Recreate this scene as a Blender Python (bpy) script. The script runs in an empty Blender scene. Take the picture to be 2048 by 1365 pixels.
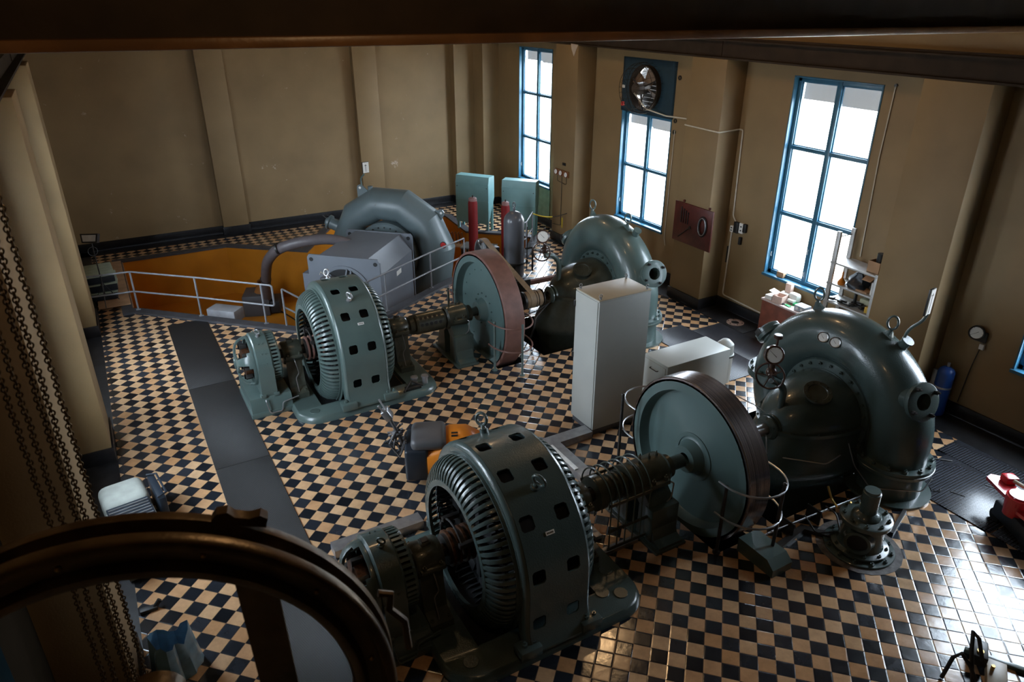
import bpy, bmesh, math, random
from math import sin, cos, pi, radians, sqrt, atan2
from mathutils import Vector, Matrix
from mathutils.geometry import tessellate_polygon
random.seed(7)
S = bpy.context.scene
COL = S.collection
V = Vector

# ------------------------------------------------------------------ camera
cam = bpy.data.cameras.new('camera')
cam.sensor_width = 36.0
cam.lens = 25.30
cam.clip_start = 0.05
cam.clip_end = 300
cam.dof.use_dof = True
cam.dof.focus_distance = 13.0
cam.dof.aperture_fstop = 5.0
co = bpy.data.objects.new('camera', cam)
COL.objects.link(co)
co.location = (0, 0, 6.858)
YAW, PITCH, ROLL = radians(-29.759), radians(25.558), radians(0.1)
co.matrix_world = Matrix.Translation((0, 0, 6.858)) @ Matrix.Rotation(YAW, 4, 'Z') @ Matrix.Rotation(pi/2 - PITCH, 4, 'X') @ Matrix.Rotation(ROLL, 4, 'Z')
S.camera = co

# ------------------------------------------------------------------ world, daylight, exposure
S.view_settings.view_transform = 'Standard'
S.view_settings.look = 'None'
S.view_settings.gamma = 1.0
S.view_settings.use_curve_mapping = False
S.view_settings.exposure = 0.0
w = bpy.data.worlds.new('overcast_sky')
S.world = w
w.use_nodes = True
bgn = w.node_tree.nodes['Background']
bgn.inputs[0].default_value = (0.80, 0.90, 1.0, 1)
bgn.inputs[1].default_value = 24.0

# room dimensions (metres)
XL, XR, YF, YB, ZC = -1.40, 12.55, -9.0, 23.95, 8.6
PXL, PXR = -0.78, 11.93            # pilaster faces
WINS = [(19.5, 21.5), (14.0, 16.0), (8.5, 10.5), (3.1, 5.1)]
WINL = WINS[1:3]
WZ0, WZ1 = 1.25, 5.45

def portal(x, y0, y1, z0, z1, toward):
    l = bpy.data.lights.new('window_daylight', 'AREA')
    l.shape = 'RECTANGLE'; l.size = z1 - z0; l.size_y = y1 - y0
    l.cycles.is_portal = True
    o = bpy.data.objects.new('window_daylight', l); COL.objects.link(o)
    o.location = (x, (y0+y1)/2, (z0+z1)/2)
    o.rotation_euler = (0, radians(90) * toward, 0)
for a, b in WINS:
    portal(XR + .22, a, b, WZ0, WZ1, 1)
for a, b in WINL:
    portal(XL - .22, a, b, WZ0, WZ1, -1)

def lamp(x, y, z, e, r=.12):
    l = bpy.data.lights.new('ceiling_bulb', 'POINT'); l.energy = e; l.color = (1.0, .62, .30); l.shadow_soft_size = r
    o = bpy.data.objects.new('ceiling_bulb', l); COL.objects.link(o); o.location = (x, y, z)
LAMPS = [(1.6, 2.4, 70), (8.4, 10.2, 120), (3.4, 10.2, 60), (8.4, 17.5, 90)]
for (x, y, e) in LAMPS:
    lamp(x, y, 7.75, e, .16)

# ------------------------------------------------------------------ materials
MATS = {}
def nodes(m):
    m.use_nodes = True
    return m.node_tree.nodes, m.node_tree.links
def mat(name, col, rough=.5, metal=0.0, var=.12, scale=6.0, bump=0.0, bscale=60.0, coat=0.0, col2=None, dirt=0.0, spec=.5):
    if name in MATS: return MATS[name]
    m = bpy.data.materials.new(name); n, l = nodes(m)
    b = n['Principled BSDF']
    b.inputs['Roughness'].default_value = rough
    b.inputs['Metallic'].default_value = metal
    b.inputs['Coat Weight'].default_value = coat
    b.inputs['Coat Roughness'].default_value = .12
    b.inputs['Specular IOR Level'].default_value = spec
    tc = n.new('ShaderNodeTexCoord')
    nz = n.new('ShaderNodeTexNoise'); nz.inputs['Scale'].default_value = scale; nz.inputs['Detail'].default_value = 5
    l.new(tc.outputs['Object'], nz.inputs['Vector'])
    rp = n.new('ShaderNodeValToRGB')
    c2 = col2 or tuple(c*(1-var) for c in col); c1 = tuple(min(1, c*(1+var)) for c in col)
    rp.color_ramp.elements[0].position = .35; rp.color_ramp.elements[1].position = .68
    rp.color_ramp.elements[0].color = (*c2, 1); rp.color_ramp.elements[1].color = (*c1, 1)
    l.new(nz.outputs['Fac'], rp.inputs[0])
    out = rp.outputs[0]
    if dirt:
        nd = n.new('ShaderNodeTexNoise'); nd.inputs['Scale'].default_value = 2.3; nd.inputs['Detail'].default_value = 8; nd.inputs['Roughness'].default_value = .7
        l.new(tc.outputs['Object'], nd.inputs['Vector'])
        r2 = n.new('ShaderNodeValToRGB'); r2.color_ramp.elements[0].position = .66; r2.color_ramp.elements[1].position = .74
        r2.color_ramp.elements[0].color = (0, 0, 0, 1); r2.color_ramp.elements[1].color = (dirt, dirt, dirt, 1)
        l.new(nd.outputs['Fac'], r2.inputs[0])
        mx = n.new('ShaderNodeMixRGB'); mx.inputs[2].default_value = (.05, .03, .022, 1)
        l.new(r2.outputs[0], mx.inputs[0]); l.new(out, mx.inputs[1]); out = mx.outputs[0]
    l.new(out, b.inputs['Base Color'])
    if bump:
        nb = n.new('ShaderNodeTexNoise'); nb.inputs['Scale'].default_value = bscale; nb.inputs['Detail'].default_value = 3
        l.new(tc.outputs['Object'], nb.inputs['Vector'])
        bp = n.new('ShaderNodeBump'); bp.inputs['Strength'].default_value = bump; bp.inputs['Distance'].default_value = .01
        l.new(nb.outputs['Fac'], bp.inputs['Height']); l.new(bp.outputs[0], b.inputs['Normal'])
    MATS[name] = m
    return m

def emis(name, col, s):
    m = bpy.data.materials.new(name); n, l = nodes(m)
    b = n['Principled BSDF']; b.inputs['Base Color'].default_value = (*col, 1)
    b.inputs['Emission Color'].default_value = (*col, 1); b.inputs['Emission Strength'].default_value = s
    return m

def tile_mat():
    m = bpy.data.materials.new('checkered_floor_tiles'); n, l = nodes(m); b = n['Principled BSDF']
    tc = n.new('ShaderNodeTexCoord'); sp = n.new('ShaderNodeSeparateXYZ'); l.new(tc.outputs['Object'], sp.inputs[0])
    def mth(op, a, c=None, v=None):
        q = n.new('ShaderNodeMath'); q.operation = op
        for i, s in enumerate((a, c)):
            if s is None: continue
            if isinstance(s, (int, float)): q.inputs[i].default_value = s
            else: l.new(s, q.inputs[i])
        return q.outputs[0]
    k = 1/(sqrt(2)*0.2)
    u = mth('ADD', mth('MULTIPLY', mth('SUBTRACT', sp.outputs[0], sp.outputs[1]), k), 28.0847+100)
    v = mth('ADD', mth('MULTIPLY', mth('ADD', sp.outputs[0], sp.outputs[1]), k), -43.2754+100)
    fu, fv = mth('FLOOR', u), mth('FLOOR', v)
    par = mth('MODULO', mth('ADD', fu, fv), 2.0)      # 1 -> dark
    gu, gv = mth('FRACT', u), mth('FRACT', v)
    eu = mth('MINIMUM', gu, mth('SUBTRACT', 1.0, gu)); ev = mth('MINIMUM', gv, mth('SUBTRACT', 1.0, gv))
    e = mth('MINIMUM', eu, ev)
    grout = mth('LESS_THAN', e, .016)
    cv = n.new('ShaderNodeCombineXYZ'); l.new(fu, cv.inputs[0]); l.new(fv, cv.inputs[1])
    wn = n.new('ShaderNodeTexWhiteNoise'); wn.noise_dimensions = '2D'; l.new(cv.outputs[0], wn.inputs['Vector'])
    rl = n.new('ShaderNodeValToRGB'); cr = rl.color_ramp
    cr.elements[0].color = (.54, .29, .135, 1); cr.elements[1].color = (.71, .46, .265, 1)
    x = cr.elements.new(.35); x.color = (.65, .385, .205, 1); x = cr.elements.new(.7); x.color = (.65, .41, .225, 1)
    l.new(wn.outputs[0], rl.inputs[0])
    rd = n.new('ShaderNodeValToRGB'); rd.color_ramp.elements[0].color = (.008, .010, .014, 1); rd.color_ramp.elements[1].color = (.030, .036, .048, 1)
    l.new(wn.outputs[0], rd.inputs[0])
    mx = n.new('ShaderNodeMixRGB'); l.new(par, mx.inputs[0]); l.new(rl.outputs[0], mx.inputs[1]); l.new(rd.outputs[0], mx.inputs[2])
    nz = n.new('ShaderNodeTexNoise'); nz.inputs['Scale'].default_value = 5; nz.inputs['Detail'].default_value = 8; nz.inputs['Roughness'].default_value = .7
    l.new(tc.outputs['Object'], nz.inputs['Vector'])
    hz = n.new('ShaderNodeValToRGB'); hz.color_ramp.elements[0].position = .3; hz.color_ramp.elements[1].position = .75
    hz.color_ramp.elements[0].color = (.72, .72, .72, 1); hz.color_ramp.elements[1].color = (1.12, 1.12, 1.12, 1)
    l.new(nz.outputs['Fac'], hz.inputs[0])
    m2 = n.new('ShaderNodeMixRGB'); m2.blend_type = 'MULTIPLY'; m2.inputs[0].default_value = 1; l.new(mx.outputs[0], m2.inputs[1]); l.new(hz.outputs[0], m2.inputs[2])
    m3 = n.new('ShaderNodeMixRGB'); m3.inputs[2].default_value = (.10, .065, .045, 1); l.new(grout, m3.inputs[0]); l.new(m2.outputs[0], m3.inputs[1])
    l.new(m3.outputs[0], b.inputs['Base Color']); b.inputs['Specular IOR Level'].default_value = .85
    rr = mth('ADD', mth('MULTIPLY', nz.outputs['Fac'], .20), .07)
    l.new(rr, b.inputs['Roughness'])
    # each tile tilts and undulates a little
    nb = n.new('ShaderNodeTexNoise'); nb.inputs['Scale'].default_value = 9; nb.inputs['Detail'].default_value = 4; l.new(tc.outputs['Object'], nb.inputs['Vector'])
    w2 = n.new('ShaderNodeTexWhiteNoise'); w2.noise_dimensions = '2D'; l.new(cv.outputs[0], w2.inputs['Vector'])
    sc = n.new('ShaderNodeSeparateColor'); l.new(w2.outputs['Color'], sc.inputs[0])
    tilt = mth('ADD', mth('MULTIPLY', mth('SUBTRACT', sc.outputs[0], .5), gu), mth('MULTIPLY', mth('SUBTRACT', sc.outputs[1], .5), gv))
    edge = mth('MINIMUM', mth('MULTIPLY', e, 14.0), 1.0)
    h = mth('ADD', mth('ADD', mth('MULTIPLY', nb.outputs['Fac'], .35), mth('MULTIPLY', tilt, .6)), mth('MULTIPLY', edge, .35))
    bp = n.new('ShaderNodeBump'); bp.inputs['Strength'].default_value = .55; bp.inputs['Distance'].default_value = .008
    l.new(h, bp.inputs['Height']); l.new(bp.outputs[0], b.inputs['Normal'])
    return m

def wall_mat(name, col, peel=0.0):
    m = bpy.data.materials.new(name); n, l = nodes(m); b = n['Principled BSDF']; b.inputs['Roughness'].default_value = .62
    tc = n.new('ShaderNodeTexCoord')
    nz = n.new('ShaderNodeTexNoise'); nz.inputs['Scale'].default_value = 1.2; nz.inputs['Detail'].default_value = 8; l.new(tc.outputs['Object'], nz.inputs['Vector'])
    rp = n.new('ShaderNodeValToRGB'); rp.color_ramp.elements[0].position = .3; rp.color_ramp.elements[1].position = .7
    rp.color_ramp.elements[0].color = (*[c*.88 for c in col], 1); rp.color_ramp.elements[1].color = (*[c*1.08 for c in col], 1)
    l.new(nz.outputs['Fac'], rp.inputs[0]); out = rp.outputs[0]
    if peel:
        for sc_, lo in ((.9, .635), (2.6, .665)):
            n2 = n.new('ShaderNodeTexNoise'); n2.inputs['Scale'].default_value = sc_; n2.inputs['Detail'].default_value = 9; n2.inputs['Roughness'].default_value = .72
            mp = n.new('ShaderNodeMapping'); mp.inputs['Location'].default_value = (sc_*3.1, 2.7, sc_); l.new(tc.outputs['Object'], mp.inputs[0]); l.new(mp.outputs[0], n2.inputs['Vector'])
            r2 = n.new('ShaderNodeValToRGB'); r2.color_ramp.elements[0].position = lo; r2.color_ramp.elements[1].position = lo+.03
            r2.color_ramp.elements[0].color = (0, 0, 0, 1); r2.color_ramp.elements[1].color = (peel, peel, peel, 1)
            l.new(n2.outputs['Fac'], r2.inputs[0])
            mx = n.new('ShaderNodeMixRGB'); mx.inputs[2].default_value = (.62, .50, .42, 1); l.new(r2.outputs[0], mx.inputs[0]); l.new(out, mx.inputs[1]); out = mx.outputs[0]
    l.new(out, b.inputs['Base Color'])
    nb = n.new('ShaderNodeTexNoise'); nb.inputs['Scale'].default_value = 45; nb.inputs['Detail'].default_value = 4; l.new(tc.outputs['Object'], nb.inputs['Vector'])
    bp = n.new('ShaderNodeBump'); bp.inputs['Strength'].default_value = .12; bp.inputs['Distance'].default_value = .01
    l.new(nb.outputs['Fac'], bp.inputs['Height']); l.new(bp.outputs[0], b.inputs['Normal'])
    return m

def rib_mat(name, col, freq, axis=0, diamond=False, rough=.38, lo=.35, rot=0):
    m = bpy.data.materials.new(name); n, l = nodes(m); b = n['Principled BSDF']; b.inputs['Roughness'].default_value = rough
    tc = n.new('ShaderNodeTexCoord')
    wv = n.new('ShaderNodeTexWave'); wv.inputs['Scale'].default_value = freq; wv.bands_direction = 'XYZ'[axis] if not diamond else 'DIAGONAL'
    mr = n.new('ShaderNodeMapping'); mr.inputs['Rotation'].default_value = (0, 0, radians(rot)); l.new(tc.outputs['Object'], mr.inputs[0])
    l.new(mr.outputs[0], wv.inputs['Vector']); h = wv.outputs['Fac']
    if diamond:
        ck = n.new('ShaderNodeTexChecker'); ck.inputs['Scale'].default_value = freq*2
        mp = n.new('ShaderNodeMapping'); mp.inputs['Rotation'].default_value = (0, 0, radians(45)); l.new(tc.outputs['Object'], mp.inputs[0]); l.new(mp.outputs[0], ck.inputs['Vector']); h = ck.outputs['Fac']
    nz = n.new('ShaderNodeTexNoise'); nz.inputs['Scale'].default_value = 3; nz.inputs['Detail'].default_value = 8; l.new(tc.outputs['Object'], nz.inputs['Vector'])
    rp = n.new('ShaderNodeValToRGB'); rp.color_ramp.elements[0].color = (*[c*.6 for c in col], 1); rp.color_ramp.elements[1].color = (*[c*1.5 for c in col], 1)
    l.new(nz.outputs['Fac'], rp.inputs[0])
    mx = n.new('ShaderNodeMixRGB'); mx.blend_type = 'MULTIPLY'; mx.inputs[0].default_value = 1-lo; l.new(rp.outputs[0], mx.inputs[1]); l.new(h, mx.inputs[2])
    l.new(mx.outputs[0], b.inputs['Base Color'])
    bp = n.new('ShaderNodeBump'); bp.inputs['Strength'].default_value = .8; bp.inputs['Distance'].default_value = .004
    l.new(h, bp.inputs['Height']); l.new(bp.outputs[0], b.inputs['Normal'])
    return m

def glass_mat():
    m = bpy.data.materials.new('window_glass'); n, l = nodes(m)
    o = n['Material Output']; n.remove(n['Principled BSDF'])
    t = n.new('ShaderNodeBsdfTransparent'); t.inputs[0].default_value = (.96, .98, 1, 1)
    g = n.new('ShaderNodeBsdfGlossy'); g.inputs['Roughness'].default_value = .02
    mx = n.new('ShaderNodeMixShader'); mx.inputs[0].default_value = .04; l.new(t.outputs[0], mx.inputs[1]); l.new(g.outputs[0], mx.inputs[2]); l.new(mx.outputs[0], o.inputs[0])
    return m
def shade_mat():
    m = bpy.data.materials.new('blind_fabric'); n, l = nodes(m)
    o = n['Material Output']; b = n['Principled BSDF']; b.inputs['Base Color'].default_value = (.25, .25, .25, 1); b.inputs['Roughness'].default_value = .9
    t = n.new('ShaderNodeBsdfTransparent'); tl = n.new('ShaderNodeBsdfTranslucent'); tl.inputs[0].default_value = (.3, .29, .28, 1)
    mx = n.new('ShaderNodeMixShader'); mx.inputs[0].default_value = .5; l.new(b.outputs[0], mx.inputs[1]); l.new(tl.outputs[0], mx.inputs[2])
    l.new(mx.outputs[0], o.inputs[0]); return m

TILE = tile_mat()
WALL = wall_mat('ochre_wall_paint', (.250, .166, .077))
WALLP = wall_mat('ochre_wall_paint_peeling', (.250, .166, .077), .55)
BASE = mat('black_skirting_tile', (.014, .014, .016), .35, var=.3, scale=9, bump=.15, bscale=20)
SLAB = mat('black_floor_slab', (.016, .016, .018), .38, var=.35, scale=5, bump=.2, bscale=14, dirt=.25)
CEIL = mat('dark_ceiling', (.10, .085, .065), .8)
ORNG = mat('orange_pit_paint', (.50, .185, .010), .42, var=.10, scale=1.6, bump=.06, bscale=25, dirt=.12)
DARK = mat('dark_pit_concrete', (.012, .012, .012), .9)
KERB = mat('grey_kerb_paint', (.055, .055, .062), .5, var=.2, scale=7, bump=.15, bscale=30)
MATB = rib_mat('ribbed_black_mat', (.017, .0155, .016), 26, 0, rough=.5)
MATD = rib_mat('diamond_steel_plate', (.055, .060, .072), 16, 0, True, rough=.27, lo=.2)
MATF = rib_mat('striped_rubber_mat', (.055, .056, .066), 12, 0, rough=.30, lo=.2, rot=239)
GRN = mat('green_grey_machine_paint', (.088, .130, .122), .30, var=.08, scale=3, bump=.22, bscale=70, coat=.35, dirt=.22)
GRNN = mat('dark_green_machine_paint', (.060, .088, .084), .27, var=.08, scale=3, bump=.28, bscale=60, coat=.4, dirt=.12)
GRND = mat('oily_green_machine_paint', (.062, .070, .055), .30, var=.25, scale=5, bump=.3, bscale=40, coat=.3, dirt=.35)
WHL = mat('wheel_face_green_paint', (.085, .135, .130), .40, var=.06, scale=2, coat=.1)
BLUG = mat('blue_grey_machine_paint', (.125, .165, .175), .36, var=.07, scale=2, bump=.15, bscale=40, dirt=.55)
BOXG = mat('blue_grey_sheet_steel', (.165, .185, .215), .42, var=.05, scale=2, bump=.03, bscale=20)
INNER = mat('dark_machine_interior', (.010, .011, .012), .55)
COPP = mat('copper_windings', (.10, .04, .018), .4, .4, var=.5, scale=30)
RED = mat('dull_red_brown_paint', (.175, .085, .068), .5, var=.18, scale=5, bump=.1, bscale=40)
STL = mat('machined_steel', (.14, .125, .125), .28, .85, var=.3, scale=3)
def rim_mat():
    m = mat('turned_rim_steel', (.10, .085, .085), .24, .9)
    n, l = m.node_tree.nodes, m.node_tree.links
    nz = [q for q in n if q.type == 'TEX_NOISE'][0]; tc = [q for q in n if q.type == 'TEX_COORD'][0]
    mp = n.new('ShaderNodeMapping'); mp.inputs['Scale'].default_value = (26, .05, .05); l.new(tc.outputs['Object'], mp.inputs[0]); l.new(mp.outputs[0], nz.inputs['Vector'])
    rp = [q for q in n if q.type == 'VALTORGB'][0]; rp.color_ramp.elements[0].color = (.075, .062, .060, 1); rp.color_ramp.elements[1].color = (.36, .31, .30, 1)
    return m
RIMS = rim_mat()
STLB = mat('brushed_steel', (.45, .45, .46), .3, .9, var=.1)
STLD = mat('dark_steel', (.05, .048, .046), .42, .6, var=.3)
RAILP = mat('grey_rail_paint', (.22, .23, .25), .38, var=.1)
GALV = mat('galvanised_steel', (.36, .36, .37), .36, .7, var=.15, scale=8)
WHITE = mat('white_cabinet_enamel', (.44, .45, .42), .42, var=.03, scale=2, dirt=.04)
CREAM = mat('cream_cabinet_top', (.42, .36, .26), .5, var=.06, scale=4, dirt=.10)
TEAL = mat('turquoise_cabinet_paint', (.20, .40, .41), .42, var=.06, scale=3, dirt=.06)
WBLUE = mat('blue_window_paint', (.035, .135, .22), .32, var=.12, scale=4, bump=.1, bscale=30)
GLASS = glass_mat(); BLIND = shade_mat()
GREY = mat('dark_grey_tank_paint', (.10, .105, .12), .33, var=.05, coat=.2)
CYLR = mat('red_cylinder_paint', (.17, .010, .010), .6, var=.12, scale=4, spec=.2)
CYLB = mat('blue_cylinder_paint', (.012, .055, .23), .4, var=.12, scale=4)
DRED = mat('dark_red_varnished_wood', (.10, .018, .012), .38, var=.3, scale=5)
RWOOD = mat('red_brown_wood', (.20, .055, .030), .45, var=.2, scale=6)
BROWN = mat('brown_gauge_paint', (.055, .026, .018), .3, var=.2, coat=.3)
ORP = mat('orange_vehicle_plastic', (.72, .22, .015), .35, var=.05, coat=.3)
GPL = mat('grey_plastic', (.085, .085, .090), .45, var=.05)
BLK = mat('black_rubber', (.012, .012, .012), .5)
PAPER = mat('white_paper', (.75, .74, .70), .7, var=.03)
DIAL = mat('white_dial', (.80, .80, .77), .35, var=.02)
INK = mat('black_ink', (.01, .01, .01), .5)
REDM = mat('red_marking', (.6, .03, .03), .4)
CARD = mat('cardboard', (.42, .25, .14), .8, var=.08)
BELT = mat('tan_leather_belt', (.33, .24, .15), .6, var=.15, scale=12)
PLY = mat('weathered_plywood', (.42, .25, .14), .65, var=.2, scale=3, dirt=.25)
BEAMLIT = mat('lamplit_brown_beam_paint', (.17, .085, .034), .36, var=.25, scale=3, bump=.15, bscale=30)  # beam brown for the flanges, brightened to carry the warm lamp light
RUSTD = mat('dark_brown_beam_paint', (.034, .023, .015), .7, var=.2, scale=3, spec=.2)
BRASS = mat('brass', (.50, .32, .10), .3, .9)
CHAIN = mat('oiled_chain_steel', (.13, .095, .055), .36, .8, var=.3, scale=40)
WHRIM = mat('brown_painted_iron', (.085, .056, .028), .38, .4, var=.3, scale=10, bump=.15, bscale=50)
SHELFM = mat('grey_shelf_steel', (.50, .50, .49), .42, .3, var=.1)
GRNP = mat('bright_green_plastic', (.02, .32, .10), .4)
BLUP = mat('clear_blue_plastic_sheet', (.22, .42, .58), .22, var=.25, scale=5, coat=.5)
DUST = mat('pale_quilted_cloth', (.30, .32, .29), .8, var=.1, scale=6, bump=.3, bscale=20)
NAVY = mat('dark_navy_plastic', (.015, .022, .032), .4)
REDV = mat('red_vehicle_paint', (.55, .02, .03), .25, var=.05, coat=.5)
BLUV = mat('blue_vehicle_paint', (.01, .10, .38), .35, var=.05)
OUTG = mat('pale_ground_outside', (.55, .53, .48), .9, var=.25, scale=1.5, col2=(.42, .32, .22))
YELR = mat('yellow_rope', (.55, .40, .02), .6)
WCABLE = mat('white_cable', (.60, .55, .45), .5)
PIPEG = mat('grey_flex_duct', (.115, .100, .105), .42, var=.1)
CONC = mat('grey_concrete_patch', (.13, .12, .115), .75, var=.35, scale=12, bump=.4, bscale=30)

# ------------------------------------------------------------------ mesh helpers
WM = {}
class MB:
    def __init__(s): s.bm = bmesh.new()
    def _x(s, vs, M):
        if M is not None:
            for v in vs: v.co = M @ v.co
    def box(s, x0, x1, y0, y1, z0, z1, bev=0, M=None, seg=2):
        r = bmesh.ops.create_cube(s.bm, size=1.0); vs = r['verts']
        for v in vs:
            v.co = V(((x0+x1)/2 + v.co.x*(x1-x0), (y0+y1)/2 + v.co.y*(y1-y0), (z0+z1)/2 + v.co.z*(z1-z0)))
        if bev:
            es = list({e for v in vs for e in v.link_edges})
            q = bmesh.ops.bevel(s.bm, geom=es, offset=bev, segments=seg, affect='EDGES', profile=.5)
            vs = list({v for f in q['faces'] for v in f.verts} | {v for v in vs if v.is_valid})
            # all verts of this island
            seen = set(vs); st = list(vs)
            while st:
                a = st.pop()
                for e in a.link_edges:
                    o = e.other_vert(a)
                    if o not in seen: seen.add(o); st.append(o)
            vs = list(seen)
        s._x(vs, M); return s
    def ring(s, pts):
        return [s.bm.verts.new(p) for p in pts]
    def skin(s, rings, closed=True, cap0=True, cap1=True, loop=False):
        n = len(rings[0]); m = len(rings)
        for i in range(m if loop else m-1):
            a, b = rings[i], rings[(i+1) % m]
            for j in range(n if closed else n-1):
                k = (j+1) % n
                try: s.bm.faces.new((a[j], a[k], b[k], b[j]))
                except ValueError: pass
        if not loop and closed:
            for c, r in ((cap0, rings[0]), (cap1, rings[-1])):
                if c:
                    try: s.bm.faces.new(r)
                    except ValueError: pass
        return s
    def tube(s, path, r, n=10, cap=True, loop=False, flat=None):
        P = [V(p) for p in path]; m = len(P)
        rs = r if isinstance(r, (list, tuple)) else [r]*m
        T = []
        for i in range(m):
            if loop: t = P[(i+1) % m] - P[i-1]
            else: t = P[min(i+1, m-1)] - P[max(i-1, 0)]
            T.append(t.normalized())
        up = V((0, 0, 1)) if abs(T[0].z) < .9 else V((1, 0, 0))
        u = (up - T[0]*up.dot(T[0])).normalized(); rings = []
        for i in range(m):
            u = (u - T[i]*u.dot(T[i])).normalized(); v = T[i].cross(u)
            a = flat or (1, 1)
            rings.append(s.ring([P[i] + (u*cos(2*pi*k/n)*a[0] + v*sin(2*pi*k/n)*a[1])*rs[i] for k in range(n)]))
        return s.skin(rings, True, cap, cap, loop)
    def lathe(s, prof, org, ax, n=32, a0=0.0, a1=2*pi, closedprof=False):
        """prof: list of (distance along axis, radius)"""
        org = V(org); ax = V(ax).normalized(); up = V((0, 0, 1)) if abs(ax.z) < .9 else V((1, 0, 0))
        u = (up - ax*up.dot(ax)).normalized(); v = ax.cross(u); full = abs(a1-a0-2*pi) < 1e-6
        rings = []
        for (d, r) in prof:
            if r < 1e-6 and full: rings.append([s.bm.verts.new(org+ax*d)]); continue
            rings.append(s.ring([org + ax*d + (u*cos(a0+(a1-a0)*k/n) + v*sin(a0+(a1-a0)*k/n))*r for k in range(n if full else n+1)]))
        m = len(rings)
        for i in range(m if closedprof else m-1):
            a, b = rings[i], rings[(i+1) % m]; N = max(len(a), len(b))
            for j in range(N if full else N-1):
                k = (j+1) % N
                q = [a[0], b[k], b[j]] if len(a) == 1 else ([a[j], a[k], b[0]] if len(b) == 1 else [a[j], a[k], b[k], b[j]])
                if len(set(q)) > 2:
                    try: s.bm.faces.new(q)
                    except ValueError: pass
        return s
    def cyl(s, p0, p1, r, n=20, r1=None):
        p0, p1 = V(p0), V(p1); L = (p1-p0).length
        return s.lathe([(0, 0), (0, r), (L, r if r1 is None else r1), (L, 0)], p0, p1-p0, n)
    def disc(s, p, ax, r, t, n=24, bev=0):
        if bev: pr = [(0, 0), (0, r-bev), (bev, r), (t-bev, r), (t, r-bev), (t, 0)]
        else: pr = [(0, 0), (0, r), (t, r), (t, 0)]
        return s.lathe(pr, p, ax, n)
    def annulus(s, p, ax, r0, r1, t, n=40):
        return s.lathe([(0, r0), (0, r1), (t, r1), (t, r0)], p, ax, n, closedprof=True)
    def bolt(s, p, ax, r=.025, h=.03):
        return s.lathe([(0, 0), (0, r), (h, r), (h, r*.4), (h*1.7, r*.4), (h*1.7, 0)], p, ax, 6)
    def boltring(s, c, ax, R, k, r=.025, h=.03, ph=0.0, a0=0, a1=2*pi):
        c = V(c); ax = V(ax).normalized(); up = V((0, 0, 1)) if abs(ax.z) < .9 else V((1, 0, 0))
        u = (up - ax*up.dot(ax)).normalized(); v = ax.cross(u)
        for i in range(k):
            t = a0 + ph + (a1-a0)*i/k
            s.bolt(c + (u*cos(t)+v*sin(t))*R, ax, r, h)
        return s
    def prism(s, poly, o, u, v, w, d):
        """extrude 2D polygon (u,v) from o along w by d"""
        o, u, v, w = V(o), V(u), V(v), V(w)
        a = s.ring([o+u*p[0]+v*p[1] for p in poly]); b = s.ring([o+u*p[0]+v*p[1]+w*d for p in poly])
        return s.skin([a, b])
    def quad(s, *p):
        s.bm.faces.new([s.bm.verts.new(V(q)) for q in p]); return s
    def sphere(s, c, r, n=12, sc=(1, 1, 1)):
        q = bmesh.ops.create_uvsphere(s.bm, u_segments=n*2, v_segments=n, radius=r)
        for v in q['verts']: v.co = V(c) + V((v.co.x*sc[0], v.co.y*sc[1], v.co.z*sc[2]))
        return s
    def build(s, name, m, parent=None, smooth=35, label=None):
        bmesh.ops.recalc_face_normals(s.bm, faces=s.bm.faces)
        me = bpy.data.meshes.new(name)
        if parent is not None:
            s.bm.transform(WM[parent.as_pointer()].inverted())
        for f in s.bm.faces: f.smooth = True
        s.bm.to_mesh(me); s.bm.free()
        me.materials.append(m)
        me.set_sharp_from_angle(angle=radians(smooth))
        o = bpy.data.objects.new(name, me); COL.objects.link(o)
        if parent is not None:
            o.parent = parent; WM[o.as_pointer()] = WM[parent.as_pointer()].copy()
        else:
            WM[o.as_pointer()] = Matrix.Identity(4)
        if label: o['label'] = label
        KEEP.append(o)
        return o
KEEP = []
def thing(name, label, cat, loc, group=None, rz=0):
    o = bpy.data.objects.new(name, None); COL.objects.link(o); o.empty_display_size = .2
    o.location = loc; o.rotation_euler = (0, 0, rz)
    WM[o.as_pointer()] = Matrix.Translation(loc) @ Matrix.Rotation(rz, 4, 'Z')
    o['label'] = label; o['category'] = cat
    if group: o['group'] = group
    KEEP.append(o)
    return o
def tag(o, label, cat, group=None):
    o['label'] = label; o['category'] = cat
    if group: o['group'] = group
    # origin to the base of the mesh
    me = o.data; n = len(me.vertices)
    xs = [v.co for v in me.vertices]
    c = V(((min(v.x for v in xs)+max(v.x for v in xs))/2, (min(v.y for v in xs)+max(v.y for v in xs))/2, min(v.z for v in xs)))
    me.transform(Matrix.Translation(-c)); o.location = c
    WM[o.as_pointer()] = Matrix.Translation(c)
    return o
def struct(o): o['kind'] = 'structure'; return o
def arc(c, r, a0, a1, n, u, v):
    c, u, v = V(c), V(u), V(v)
    return [c + (u*cos(a0+(a1-a0)*i/n) + v*sin(a0+(a1-a0)*i/n))*r for i in range(n+1)]
def smoothpath(P, r=.05, n=4):
    """round the corners of a polyline"""
    P = [V(p) for p in P]; out = [P[0]]
    for i in range(1, len(P)-1):
        a, b, c = P[i-1], P[i], P[i+1]
        d0 = (a-b); d1 = (c-b); k = min(r, d0.length*.45, d1.length*.45)
        p0 = b + d0.normalized()*k; p1 = b + d1.normalized()*k
        for j in range(n+1):
            t = j/n; out.append(p0*(1-t)**2 + b*2*t*(1-t) + p1*t*t)
    out.append(P[-1]); return out
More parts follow.
